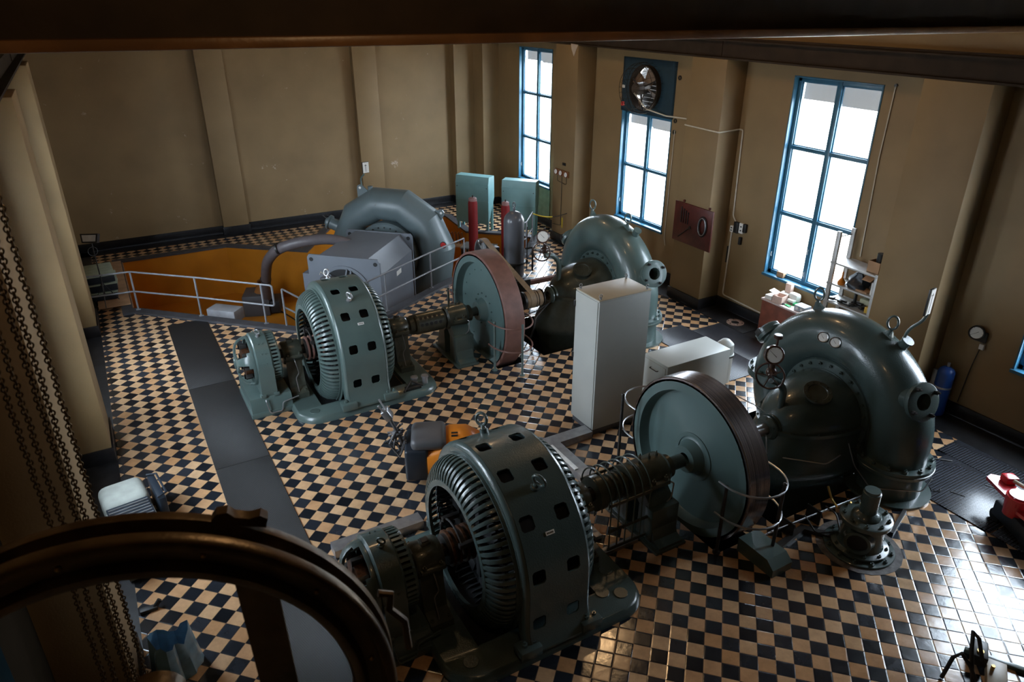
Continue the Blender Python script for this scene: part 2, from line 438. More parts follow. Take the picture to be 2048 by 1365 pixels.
def bolts(parent, m, c, ax, Rr, k, r=.025, h=.03, ph=0.0, a0=0, a1=2*pi, name='bolt', pts=None):
    """bolt heads, each an object of its own sharing one mesh"""
    ax = V(ax).normalized()
    if pts is None:
        c = V(c); up = V((0, 0, 1)) if abs(ax.z) < .9 else V((1, 0, 0)); u = (up-ax*up.dot(ax)).normalized(); v = ax.cross(u)
        pts = [c+(u*cos(a0+ph+(a1-a0)*i/k)+v*sin(a0+ph+(a1-a0)*i/k))*Rr for i in range(k)]
    q = MB(); q.bolt((0, 0, 0), (0, 0, 1), r, h); bmesh.ops.recalc_face_normals(q.bm, faces=q.bm.faces)
    me = bpy.data.meshes.new(name); q.bm.to_mesh(me); q.bm.free(); me.materials.append(m)
    Pm = WM[parent.as_pointer()].inverted(); Rm = ax.to_track_quat('Z', 'Y').to_matrix().to_4x4()
    for p in pts:
        o = bpy.data.objects.new(name, me); COL.objects.link(o); o.parent = parent; o.matrix_local = Pm @ Matrix.Translation(p) @ Rm; KEEP.append(o)
def poly_face(bm, outer, holes, z):
    loops = [[V((x, y, z)) for x, y in outer]] + [[V((x, y, z)) for x, y in h] for h in holes]
    flat = [p for lp in loops for p in lp]; vs = [bm.verts.new(p) for p in flat]
    for t in tessellate_polygon(loops):
        try: bm.faces.new([vs[i] for i in t])
        except ValueError: pass
def eyebolt(parent, p, ax, s=1.0, tw=0.0, name='eyebolt', m=None):
    p, ax = V(p), V(ax).normalized(); b = MB()
    side = ax.cross(V((1, 0, 0))) if tw == 0 else (Matrix.Rotation(tw, 3, ax) @ ax.cross(V((1, 0, 0))))
    side.normalize()
    b.lathe([(0, 0), (0, .045*s), (.05*s, .045*s), (.055*s, .03*s), (.085*s, .022*s), (.1*s, 0)], p, ax, 16)
    b.tube(arc(p+ax*.15*s, .062*s, 0, 2*pi, 24, ax, side)[:-1], .017*s, 8, loop=True)
    return b.build(name, m or GRN, parent)

# ------------------------------------------------------------------ floor with openings
AX = V((sin(radians(43.6)), cos(radians(43.6)), 0)); PX = V((cos(radians(43.6)), -sin(radians(43.6)), 0))
PIT = [(-.02, 22.42), (-.02, 18.42), (.10, 18.42), (3.25, 15.36), (4.02, 14.62), (7.5, 16.55), (10.25, 17.35), (11.35, 18.6), (11.1, 19.1), (9.85, 20.2), (10.05, 22.2), (9.3, 22.9), (6.5, 23.3), (4.85, 20.75), (2.85, 22.42)]
def unit_holes(y0, z0):
    return [[(6.22, y0-1.0), (6.86, y0-1.0), (6.86, y0+1.0), (6.22, y0+1.0)],
            [(7.35, y0-.95), (9.2, y0-.95), (9.2, y0-.5), (9.98, y0-.5), (9.98, y0+1.45), (9.1, y0+1.45), (9.1, y0+.95), (7.35, y0+.95)]]
YN, ZN, YFAR, ZF = 6.22, .88, 12.45, .90
HOLES = unit_holes(YN, ZN) + unit_holes(YFAR, ZF)
b = MB(); poly_face(b.bm, [(XL-.05, YF-.05), (XR+.05, YF-.05), (XR+.05, YB+.05), (XL-.05, YB+.05)], [PIT] + HOLES, 0)
for f in b.bm.faces:
    if f.normal.z < 0: f.normal_flip()
struct(b.build('floor', TILE))
def pit_walls(poly, depth, m, name, zt=-.001):
    n = len(poly)
    for i in range(n):
        p, q = poly[i], poly[(i+1) % n]
        b = MB(); b.quad((p[0], p[1], zt), (q[0], q[1], zt), (q[0], q[1], -depth), (p[0], p[1], -depth)); struct(b.build('wall_' + name, m, smooth=10))
    b = MB(); poly_face(b.bm, poly, [], -depth)
    return struct(b.build('floor_' + name, m, smooth=10))
pit_walls(PIT, 1.48, ORNG, 'pit')
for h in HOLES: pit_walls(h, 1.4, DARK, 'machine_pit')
# dark kerb round the big pit
def offset_strip(poly, w0, w1, z0, z1, m, name, skip=()):
    b = MB(); n = len(poly); P = [V((p[0], p[1], 0)) for p in poly]
    area = sum(P[i].x*P[(i+1) % n].y - P[(i+1) % n].x*P[i].y for i in range(n)); sg = 1 if area > 0 else -1
    def off(i, d):
        a, c, e = P[i-1], P[i], P[(i+1) % n]
        n0 = V(((c-a).y, -(c-a).x, 0)).normalized()*sg; n1 = V(((e-c).y, -(e-c).x, 0)).normalized()*sg
        bs = (n0+n1); bs = bs/(bs.length_squared/2) if bs.length > .3 else n0
        return c + bs*d
    for i in range(n):
        if i in skip: continue
        j = (i+1) % n
        a0, a1, c0, c1 = off(i, w0), off(j, w0), off(i, w1), off(j, w1)
        for q in ((a0, a1, z0, z1),):
            pass
        A = [V((p.x, p.y, z)) for z in (z0, z1) for p in (a0, a1, c1, c0)]
        vs = [b.bm.verts.new(p) for p in A]
        for f in ((0, 1, 2, 3), (7, 6, 5, 4), (0, 4, 5, 1), (1, 5, 6, 2), (2, 6, 7, 3), (3, 7, 4, 0)):
            b.bm.faces.new([vs[k] for k in f])
    return struct(b.build(name, m, smooth=10))
offset_strip(PIT, -.02, .22, .0, .055, KERB, 'trim_pit_kerb')

# black borders along the walls, mats and plates
def plate(name, x0, x1, y0, y1, m, z1=.008):
    b = MB(); b.box(x0, x1, y0, y1, 0.0005, z1); return struct(b.build(name, m))
plate('trim_border_left', XL, PXL+.04, YF, YB, SLAB, .004)
plate('trim_border_right', 11.83, XR, YF, 12.7, SLAB, .004)
plate('trim_border_right_far', 11.8, XR, 12.7, 18.3, SLAB, .004)
plate('trim_border_back', XL, XR, 23.45, YB, SLAB, .004)

def mat_strip(label, x0, x1, ys, m, cat='floor mat', name='floor_mat', group=None):
    for i, (a, c) in enumerate(zip(ys[:-1], ys[1:])):
        b = MB(); b.box(x0, x1, a+.006, c-.006, .0045, .016, .003)
        tag(b.build(name, m), label[i] if isinstance(label, list) else label, cat, group)
mat_strip(['dark ribbed cover plate running out of the picture at the bottom left', 'dark ribbed cover plate nearest the white lattice of tiles beside the near exciter', 'dark ribbed cover plate at mid length of the long left strip', 'dark ribbed cover plate beside the small far generator exciter', 'dark cover plate at the far end of the strip, against the pit kerb'],
          .60, 1.45, [2.5, 5.2, 7.9, 10.6, 13.6, 17.05], MATB, 'cover plate', 'cover_plate')
mat_strip(['ribbed black rubber mat behind the low white cabinet', 'dark plain plate between the ribbed mat and the right pilaster'], 9.95, 10.95, [8.7, 11.25], MATF)
mat_strip(['black ribbed mat beside the open drain ring near the right wall'], 10.96, 11.82, [8.7, 10.9], MATF)
mat_strip(['dark steel cover plate holding the open drain ring by the right wall'], 11.83, 12.5, [10.2, 11.55], SLAB, 'cover plate', 'cover_plate')
mat_strip(['dark diamond-pattern steel plate in the right foreground under the red tow bar', 'dark diamond-pattern steel plate by the feet of the near turbine'], 9.86, 11.22, [-1.0, 3.6, 5.08], MATD, 'steel plate', 'steel_plate')
mat_strip(['narrow diamond-pattern steel plate along the dark wall border'], 11.23, 11.82, [2.0, 5.25], MATD, 'steel plate', 'steel_plate')

# ------------------------------------------------------------------ walls
def wall_with_windows(x, out, name, WINS):
    """wall slab from x to x+out*.45 with window openings"""
    b = MB(); x0, x1 = sorted((x, x + out*.20))
    ys = [YF]
    for a, c in sorted(WINS): ys += [a, c]
    ys.append(YB)
    for i in range(0, len(ys)-1, 2): b.box(x0, x1, ys[i], ys[i+1], -.02, ZC)
    for a, c in WINS:
        b.box(x0, x1, a, c, -.02, WZ0); b.box(x0, x1, a, c, WZ1, ZC)
    return struct(b.build(name, WALL, smooth=10))
wall_with_windows(XR, 1, 'wall_right', WINS)
wall_with_windows(XL, -1, 'wall_left', WINL)
b = MB(); b.box(XL-.45, XR+.45, YB, YB+.3, -.02, ZC); struct(b.build('wall_back', WALLP))
b = MB(); b.box(XL-.45, XR+.45, YF-.3, YF, -.02, ZC); struct(b.build('wall_front', RUSTD))
b = MB(); b.box(XL-.45, XR+.45, YF-.3, YB+.3, ZC, ZC+.2); struct(b.build('ceiling', CEIL))
PIL = [(17.28, 18.38), (11.78, 12.84), (6.30, 7.42), (.8, 1.9)]
for a, c in PIL:
    b = MB(); b.box(PXR, XR, a, c, 0, 5.68, .012); struct(b.build('wall_right_pilaster', WALL))
    b = MB(); b.box(XL, PXL, a-.08, c-.08, 0, 5.68, .012); struct(b.build('wall_left_pilaster', WALL))
b = MB(); b.box(11.93, XR, 22.9, YB, 0, 5.68); b.box(11.2, 11.93, 23.6, YB, 0, 5.68); struct(b.build('wall_right_corner_pilaster', WALL))
for x0, x1 in ((3.05, 3.82), (7.72, 8.5)):
    b = MB(); b.box(x0, x1, YB-.22, YB, 0, 6.6, .01); struct(b.build('wall_back_pilaster', WALL))
# skirting
b = MB()
def sk(b, x0, x1, y0, y1, h=.26): b.box(min(x0, x1), max(x0, x1), min(y0, y1), max(y0, y1), 0, h, .008)
edges = [YF] + [e for a, c in sorted(PIL) for e in (a, c)] + [YB]
for i in range(0, len(edges)-1, 2): sk(b, XR-.035, XR, edges[i], edges[i+1])
for a, c in PIL:
    sk(b, PXR-.03, XR, a-.03, c+.03)
struct(b.build('baseboard_right', BASE))
b = MB()
for i in range(0, len(edges)-1, 2): sk(b, XL, XL+.035, edges[i]-.08, edges[i+1]-.08)
for a, c in PIL: sk(b, XL, PXL+.03, a-.11, c-.05)
struct(b.build('baseboard_left', BASE))
b = MB(); sk(b, XL, XR, YB-.035, YB)
for x0, x1 in ((3.05, 3.82), (7.72, 8.5)): sk(b, x0-.03, x1+.03, YB-.25, YB)
sk(b, 11.17, XR, 23.57, YB); sk(b, 11.9, XR, 22.87, YB)
struct(b.build('baseboard_back', BASE))
# green dado panel beside the far window
b = MB(); b.box(XR-.04, XR+.005, 19.45, 21.5, .26, 1.22, .01); struct(b.build('trim_sill_panel', mat('pale_green_wall_paint', (.22, .27, .17), .55)))

def window(n, x, out, y0, y1, z0=WZ0, z1=WZ1, label=None, rows=3, blind=.16):
    """painted steel window; out = +1 if outside is +x"""
    xf = x + out*.10
    r = MB(); t = .07
    def bx(b, ya, yb, za, zb, d=.07, o=0.0):
        xa, xb = sorted((xf + out*o, xf + out*(o+d))); b.box(xa, xb, ya, yb, za, zb, .006)
    # reveal lining and sill
    for ya, yb, za, zb in ((y0, y0+.03, z0, z1), (y1-.03, y1, z0, z1), (y0, y1, z1-.03, z1)):
        xa, xb = sorted((x-out*.015, x+out*.21)); r.box(xa, xb, ya, yb, za, zb, .004)
    xa, xb = sorted((x-out*.05, x+out*.21)); r.box(xa, xb, y0-.02, y1+.02, z0-.04, z0+.02, .008)
    o = struct(r.build('window_%d' % n, WBLUE)); o['label'] = label or ''
    f = MB()
    for ya, yb, za, zb in ((y0+.03, y0+.11, z0+.02, z1-.03), (y1-.11, y1-.03, z0+.02, z1-.03), (y0+.03, y1-.03, z0+.02, z0+.10), (y0+.03, y1-.03, z1-.11, z1-.03)):
        bx(f, ya, yb, za, zb)
    ym = (y0+y1)/2; bx(f, ym-.055, ym+.055, z0+.02, z1-.03, .075, -.01)
    for k in range(1, rows):
        zz = z0 + (z1-z0)*k/rows; bx(f, y0+.08, y1-.08, zz-.035, zz+.035, .08, -.005)
    # inner sash bars
    for s_ in (-1, 1):
        ya, yb = (y0+.11, ym-.055) if s_ < 0 else (ym+.055, y1-.11)
        for k in range(rows):
            za = z0 + (z1-z0)*k/rows + (.10 if k == 0 else .035); zb = z0 + (z1-z0)*(k+1)/rows - (.11 if k == rows-1 else .035)
            for q in ((ya, ya+.02, za, zb), (yb-.02, yb, za, zb), (ya, yb, za, za+.02), (ya, yb, zb-.02, zb)): bx(f, *q, .03, .03)
    f.build('window_frame', WBLUE, o)
    g = MB(); bx(g, y0+.05, y1-.05, z0+.05, z1-.05, .006, .055); g.build('pane', GLASS, o)
    if blind:
        bb = MB(); xa, xb = sorted((xf+out*.16, xf+out*.165)); 
        for ya, yb, zz in ((y0+.08, ym, z1-.12-blind*(z1-z0)*.7), (ym, y1-.08, z1-.12-blind*(z1-z0)*.62)):
            bb.box(xa, xb, ya, yb, zz, z1-.04)
        bb.build('blind', BLIND, o)
    h = MB()
    for yy, zz in ((ym, z0+.75), (ym, z0+.25), (y0+.07, z0+.45), (y1-.07, z0+.45)):
        xa = xf - out*.03
        h.tube([(xa, yy, zz-.05), (xa-out*.02, yy, zz), (xa, yy, zz+.06)], .007, 6)
    h.build('window_latch', GALV, o)
    return o
WL = ['tall blue six-pane window in the far bay of the right wall', 'blue window with the round fan in its top third', 'tall blue six-pane window behind the shelf unit', 'blue window cut by the right edge of the picture', 'blue window of the nearest bay']
for i, (a, c) in enumerate(WINS):
    if i == 1:
        window(i+1, XR, 1, a, c, WZ0, 4.17, WL[i], 2, .14)
    else:
        window(i+1, XR, 1, a, c, WZ0, WZ1, WL[i], 3, .13 if i == 2 else .11)
    if (a, c) in WINL: window(i+6, XL, -1, a, c, WZ0, WZ1, 'blue window of the left wall', 3, 0)
# ground outside
b = MB(); b.quad((XR+.5, -40, -.6), (XR+70, -40, -.6), (XR+70, 70, -.6), (XR+.5, 70, -.6)); b.quad((XL-.5, -40, -.6), (XL-70, -40, -.6), (XL-70, 70, -.6), (XL-.5, 70, -.6))
struct(b.build('floor_outside', OUTG))

b = MB(); b.box(XL, XL+.05, 2.2, 4.7, 0, 5.3, .01)
for z in (.15, 1.9, 3.6): b.box(XL+.05, XL+.07, 3.2, 4.05, z, z+1.5, .01); b.box(XL+.05, XL+.07, 4.15, 5.0, z, z+1.5, .01)
struct(b.build('door_1', mat('dark_teal_door_paint', (.002, .010, .014), .9, spec=.05)))
b = MB(); b.box(XL, XL+.04, 4.72, 6.15, 0, 5.6, .01); struct(b.build('trim_wall_darkener', mat('wall_darkener_brown', (.016, .011, .006), .9, spec=.05)))  # panel added to darken the wall strip lit by the opposite window
# crane runway beams and crane girder
def ibeam(b, x0, x1, y, z0, z1, fl, wt=.03, ft=.035):
    pass
b = MB()
for (xa, xb) in ((XR-.60, XR-.30), (XL+.22, XL+.52)):
    xm = (xa+xb)/2
    b.box(xa, xb, YF, YB, 5.68, 5.715); b.box(xa, xb, YF, YB, 6.03, 6.06); b.box(xm-.015, xm+.015, YF, YB, 5.71, 6.04); b.box(xm-.03, xm+.03, YF, YB, 6.06, 6.10)
    for y in (5.8, 12.3, 17.8): b.box(xm-.03, xm+.03, y-.18, y+.18, 5.73, 6.02)
struct(b.build('trim_crane_runway', RUSTD))
gr = thing('crane_girder', 'dark brown overhead crane girder crossing the top of the picture', 'crane girder', (5.6, 5.65, 6.5))
MT = Matrix.Translation((5.6, 5.65, 6.505)) @ Matrix.Rotation(radians(.45), 4, 'Y')
b = MB(); b.box(-6.6, 6.6, -.14, -.10, .05, 1.25, 0, MT); b.box(-6.6, 6.6, .10, .14, .05, 1.25, 0, MT); b.build('web', RUSTD, gr)
b = MB(); b.box(-6.6, 6.6, -.24, .24, 0, .075, .014, MT); b.box(-6.6, 6.6, -.24, .24, 1.25, 1.29, 0, MT); b.build('flange', BEAMLIT, gr)

# ------------------------------------------------------------------ generator units
def stator_band(y0, z0, R, x0, x1, angs, cols, zst, hs, m, parent, zb=.16):
    """casing: half circle over straight sides, open square vents, solidified"""
    b = MB()
    sl = z0 - zb                                        # straight side length
    tot = sl*2 + pi*R
    def P(t, x, d=0.0):
        if t < sl:
            fl = .10*max(0, 1-(t/.35))**2                # flare at the foot
            return V((x, y0-R+d-fl, zb+t))
        if t < sl+pi*R:
            a = (t-sl)/R; return V((x, y0-(R-d)*cos(a), z0+(R-d)*sin(a)))
        s_ = t-sl-pi*R; fl = .10*max(0, 1-((sl-s_)/.35))**2
        return V((x, y0+R-d+fl, z0-s_))
    # hole rows (t positions): angles measured from vertical towards -y (negative) mirrored to the other side
    rows = []
    for a in angs: rows.append(sl + R*(pi/2 + radians(a)))
    rows = sorted(rows + [zst - zb, tot-(zst-zb)])
    cq = hs*.32
    def lines(lo, hi, cs, step):
        L_ = [(lo, None)]; out = []
        edges_ = []
        cur = lo
        for c in sorted(cs):
            k = max(1, int(math.ceil((c-hs-cur)/step)))
            edges_ += [(cur+(c-hs-cur)*i/k, cur+(c-hs-cur)*(i+1)/k, -1) for i in range(k)]
            q = [c-hs, c-hs+cq, c, c+hs-cq, c+hs]
            edges_ += [(q[0], q[1], 0), (q[1], q[2], 1), (q[2], q[3], 1), (q[3], q[4], 2)]
            cur = c+hs
        k = max(1, int(math.ceil((hi-cur)/step)))
        edges_ += [(cur+(hi-cur)*i/k, cur+(hi-cur)*(i+1)/k, -1) for i in range(k)]
        return edges_
    for (ta, tb, ht) in lines(0.0, tot, rows, .07):
        for (xa, xb, hx) in lines(x0+.05, x1-.05, cols, .12):
            if ht < 0 or hx < 0:
                b.quad(P(ta, xa), P(ta, xb), P(tb, xb), P(tb, xa))
            elif ht != 1 and hx != 1:
                q = [P(ta, xa), P(ta, xb), P(tb, xb), P(tb, xa)]
                drop = {(0, 0): 2, (0, 2): 3, (2, 2): 0, (2, 0): 1}[(ht, hx)]
                tri = [q[i] for i in range(4) if i != drop]
                b.bm.faces.new([b.bm.verts.new(v) for v in tri])
    # rounded shoulders at both ends
    for e, s_ in ((x0, 1), (x1, -1)):
        pr = [(e+s_*.05, 0), (e+s_*.022, .010), (e+s_*.006, .034), (e, .07), (e, .15)]
        M = 60; prev = None
        for i in range(M+1):
            t = tot*i/M
            row = [P(t, x, d) for x, d in pr]
            if prev:
                for j in range(len(row)-1): b.quad(prev[j], prev[j+1], row[j+1], row[j])
            prev = row
    bmesh.ops.remove_doubles(b.bm, verts=b.bm.verts, dist=.0015)
    o = b.build('stator_casing', m, parent, 40)
    so = o.modifiers.new('thickness', 'SOLIDIFY'); so.thickness = -.022; so.offset = 0
    es = o.modifiers.new('edges', 'EDGE_SPLIT'); es.split_angle = radians(40)
    return o

def vent_ring(y0, z0, xa, xb, r_in, r_out, n, m, parent, name='end_shield', out=-1):
    """slotted dome ring: hub ring, ribs curving outwards, rim ring. xa = outer face x, xb = casing side x"""
    b = MB(); c = (0, y0, z0)
    ax = (1, 0, 0)
    b.lathe([(xa, r_in), (xa-out*.0, r_in+.03), (xa+(-out)*.0+.0, r_in+.075), (xa-out*.03, r_in+.085), (xa-out*.045, r_in), ], c, ax, 72, closedprof=True)
    d = xb-xa
    b.lathe([(xb-d*.16, r_out-.005), (xb-d*.16, r_out+.02), (xb, r_out+.02), (xb, r_out-.04)], c, ax, 72, closedprof=True)
    b.lathe([(xb-d*.04, r_out-.02), (xb-d*.04, r_out+.075), (xb, r_out+.075), (xb, r_out-.02)], c, ax, 72, closedprof=True)
    K = 7
    for i in range(n):
        t = 2*pi*i/n; wd = (2*pi/n)*.26
        rings = []
        for k in range(K+1):
            q = k/K*pi/2
            r = (r_in+.05) + (r_out - (r_in+.05))*sin(q); x = xb-d*.10 - (d*.90)*cos(q)
            nr, nx = sin(q)*.5, -cos(q)*out*-1
            th = .035
            ri = r - th*sin(q) ; xi = x + (1 if d > 0 else -1)*th*cos(q)
            pts = []
            for (rr, xx, a) in ((r, x, t-wd), (r+.004*sin(q), x, t), (r, x, t+wd), (ri, xi, t+wd), (ri, xi, t-wd)):
                pts.append(V((xx, y0+rr*sin(a), z0+rr*cos(a))))
            rings.append(b.ring(pts))
        b.skin(rings)
    return b.build(name, m, parent, 50)

def pedestal(y0, z0, xa, xb, m, parent, w=.30, foot=.44, rb=.20, zb=0.0, name='bearing_pedestal'):
    b = MB(); xm = (xa+xb)/2
    pol = [(-foot, zb), (foot, zb), (foot, zb+.10), (w*.85, zb+.16), (w*.62, z0-.25), (w*.62, z0), (-w*.62, z0), (-w*.62, z0-.25), (-w*.85, zb+.16), (-foot, zb+.10)]
    b.prism(pol, (xa+.03, y0, 0), (0, 1, 0), (0, 0, 1), (1, 0, 0), xb-xa-.06)
    b.lathe([(0, .07), (0, rb), (.03, rb+.02), (xb-xa-.03, rb+.02), (xb-xa, rb), (xb-xa, .07)], (xa, y0, z0), (1, 0, 0), 32)
    b.box(xa+.02, xb-.02, y0-rb-.07, y0+rb+.07, z0-.03, z0+.03, .008)
    for s_ in (-1, 1):
        for x in (xa+.07, xb-.07):
            b.bolt((x, y0+s_*(rb+.04), z0+.03), (0, 0, 1), .026, .035)
            b.bolt((x, y0+s_*(foot-.06), zb+.10), (0, 0, 1), .028, .035)
    b.box(xm-.06, xm+.06, y0-.06, y0+.06, z0+rb-.01, z0+rb+.05, .01)
    o = b.build(name, m, parent, 40)
    q = MB(); q.box(xm-.045, xm+.045, y0-.045, y0+.045, z0+rb+.04, z0+rb+.065, .006)
    q.build('oil_cap', STLD, o)
    q = MB(); q.tube(smoothpath([(xm, y0-rb-.02, z0-.05), (xm, y0-rb-.09, z0-.09), (xm+.05, y0-rb-.05, z0-.35), (xm-.02, y0-w*.8-.02, zb+.35), (xm-.02, y0-foot+.05, zb+.12)], .04), .009, 6)
    q.build('oil_pipe', STLD if m == GRNN else GALV, o)
    return o

def generator(y0, z0, near):
    P_ = GRNN if near else GRN
    zz = '' 
    lab = ('dark green generator in the foreground with slotted end ring and square vents' if near else 'grey-green generator in the middle distance beside the pit railing')
    x0, x1 = (3.05, 3.92) if near else (3.0, 3.83)
    R = 1.20
    g = thing('generator', lab, 'generator', ((x0+x1)/2, y0, 0))
    # base plate with rounded ends and the winding pit
    b = MB()
    xa, xb, ya, yb, rr = 2.14, 4.86, y0-1.30, y0+1.30, .42
    out = []
    for cx, cy, a in ((xb-rr, yb-rr, 0), (xa+rr, yb-rr, pi/2), (xa+rr, ya+rr, pi), (xb-rr, ya+rr, 1.5*pi)):
        for i in range(9): out.append((cx+rr*cos(a+pi/2*i/8), cy+rr*sin(a+pi/2*i/8)))
    hole = [(2.62, y0-.86), (4.28, y0-.86), (4.28, y0+.86), (2.62, y0+.86)]
    lo = MB().bm
    def ringz(z, d=0.0):
        return b.ring([(p[0] + (0 if not d else d*(1 if p[0] > 3.5 else -1)*-1), p[1] + (d*(1 if p[1] > y0 else -1)*-1 if d else 0), z) for p in out])
    r0, r1, r2, r3 = ringz(0.0), ringz(.03), ringz(.095, .025), ringz(.12, .05)
    for a, c in ((r0, r1), (r1, r2), (r2, r3)):
        for i in range(len(a)):
            j = (i+1) % len(a); b.bm.faces.new((a[i], a[j], c[j], c[i]))
    top = [(v.co.x, v.co.y) for v in r3]
    poly_face(b.bm, top, [hole], .12)
    for i in range(4):
        p, q = hole[i], hole[(i+1) % 4]; b.quad((p[0], p[1], .12), (q[0], q[1], .12), (q[0], q[1], .005), (p[0], p[1], .005))
    bmesh.ops.remove_doubles(b.bm, verts=b.bm.verts, dist=.001)
    for (cx, cy) in ((2.45, y0-1.02), (4.55, y0-1.02), (4.35, y0-.9), (4.62, y0-.6)):
        b.disc((cx, cy, .118), (0, 0, 1), .09, .012, 24, .004)
    b.build('base_plate', P_, g, 40)
    b = MB(); b.box(2.63, 4.27, y0-.85, y0+.85, .002, .010); b.build('winding_pit', INNER, g)
    if near:
        stator_band(y0, z0, R, x0, x1, [4.7, -20.7, -48.8, -78.1, 30, 56, 82], (3.23, 3.68), .49, .085, P_, g)
    else:
        stator_band(y0, z0, R, x0, x1, [-17.4, -45.5, -74.5, 11, 40, 69], (3.23, 3.57), .57, .080, P_, g)
    # feet
    for s_ in (-1, 1):
        for x in (x0+.02, x1-.02):
            f = MB(); f.box(x-.14, x+.14, y0+s_*1.235-.10, y0+s_*1.235+.10, .12, .26, .02)
            f.bolt((x-.05, y0+s_*1.24, .26), (0, 0, 1), .035, .04); f.bolt((x+.07, y0+s_*1.24, .26), (0, 0, 1), .025, .03)
            f.build('foot', P_, g)
        f = MB(); f.box(x0-.12, x1+.12, y0+s_*1.24-.07, y0+s_*1.24+.07, .12, .17, .01); f.build('sole_bar', P_, g)
    # stator core and dark inside
    b = MB(); b.lathe([(x0+.08, .84), (x0+.08, 1.08), (x1-.08, 1.08), (x1-.08, .84)], (0, y0, z0), (1, 0, 0), 60, closedprof=True); b.build('stator_core', INNER, g)
    b = MB()
    for i in range(60):
        t = 2*pi*i/60; c_, s_ = cos(t), sin(t); c2, s2 = cos(t+.10), sin(t+.10)
        b.tube([(x0+.10, y0+.93*s_, z0+.93*c_), (x0-.06, y0+.95*s_, z0+.95*c_), (x0-.12, y0+.90*s2, z0+.90*c2), (x0-.04, y0+.86*s2, z0+.86*c2), (x0+.10, y0+.86*s2, z0+.86*c2)], .018, 5, cap=False)
    b.build('stator_windings', INNER if near else STLD, g)
    # rotor with poles
    b = MB(); b.lathe([(x0+.10, 0), (x0+.10, .62), (x1-.10, .62), (x1-.10, 0)], (0, y0, z0), (1, 0, 0), 40)
    for i in range(16):
        t = 2*pi*i/16; M = Matrix.Translation((0, y0, z0)) @ Matrix.Rotation(t, 4, 'X')
        b.box(x0+.06, x1-.06, -.075, .075, .60, .80, .01, M)
    for i in range(6):
        t = 2*pi*i/6; M = Matrix.Translation((0, y0, z0)) @ Matrix.Rotation(t, 4, 'X')
        b.box(x0+.02, x0+.12, -.05, .05, .12, .62, .01, M)
    b.build('rotor', INNER, g)
    b = MB(); b.cyl((2.05, y0, z0), (5.0, y0, z0), .085, 24)
    b.lathe([(2.62, .085), (2.62, .19), (2.98, .19), (2.98, .085)], (0, y0, z0), (1, 0, 0), 32)
    b.build('shaft', STLD, g)
    b = MB()
    for x in (2.66, 2.74, 2.84, 2.92): b.annulus((x, y0, z0), (1, 0, 0), .18, .225, .03, 36)
    b.build('slip_rings', RED if not near else COPP, g)
    # brush rigging
    b = MB()
    for a in (-.9, .6, 2.3):
        p = V((2.80, y0+.34*sin(a), z0+.34*cos(a))); b.box(2.70, 2.92, p.y-.03, p.y+.03, p.z-.03, p.z+.03, .006)
    b.tube(arc((2.74, y0, z0), .34, -1.2, 2.6, 20, (0, 0, 1), (0, 1, 0)), .014, 8)
    b.build('brush_holder', STLD, g)
    vent_ring(y0, z0, x0-.30, x0, .745, 1.07, 72, P_, g)
    vent_ring(y0, z0, x1+.26, x1, .745, 1.07, 72, P_, g, out=1)
    b = MB(); b.lathe([(x1+.20, .30), (x1+.20, .76), (x1+.23, .76), (x1+.23, .30)], (0, y0, z0), (1, 0, 0), 48, closedprof=True); b.build('rear_disc', P_, g)
    pedestal(y0, z0, 2.20, 2.55, GRND, g, zb=.12)
    pedestal(y0, z0, 4.32, 4.66, GRND, g, zb=.12)
    e = []
    if near:
        for a, x in ((25.3, 3.46), (-32.4, 3.48)):
            aa = radians(a); eyebolt(g, (x, y0+1.2*sin(aa), z0+1.2*cos(aa)), (0, sin(aa), cos(aa)), 1.25, .5, m=P_)
        aa = radians(-57)
    else:
        for a, x in ((-30.7, 3.39), (31, 3.39)):
            aa = radians(a); eyebolt(g, (x, y0+1.2*sin(aa), z0+1.2*cos(aa)), (0, sin(aa), cos(aa)), 1.0, .5, m=GALV)
        aa = radians(-54)
    M = Matrix.Translation((3.46, y0+1.205*sin(aa), z0+1.205*cos(aa))) @ Matrix.Rotation(-aa, 4, 'X')
    b = MB(); b.box(-.055, .055, -.022, .022, 0, .014, 0, M); tg = b.build('number_tag', PAPER, g, label='small white number tag')
    b = MB()
    for k, xx in enumerate((-.035, -.018, 0, .018, .035)): b.box(xx-.005, xx+.005, -.010, .010, .014, .0155, 0, M)
    b.build('tag_digits', INK, tg)
    return g
generator(YFAR, ZF, False)
generator(YN, ZN, True)

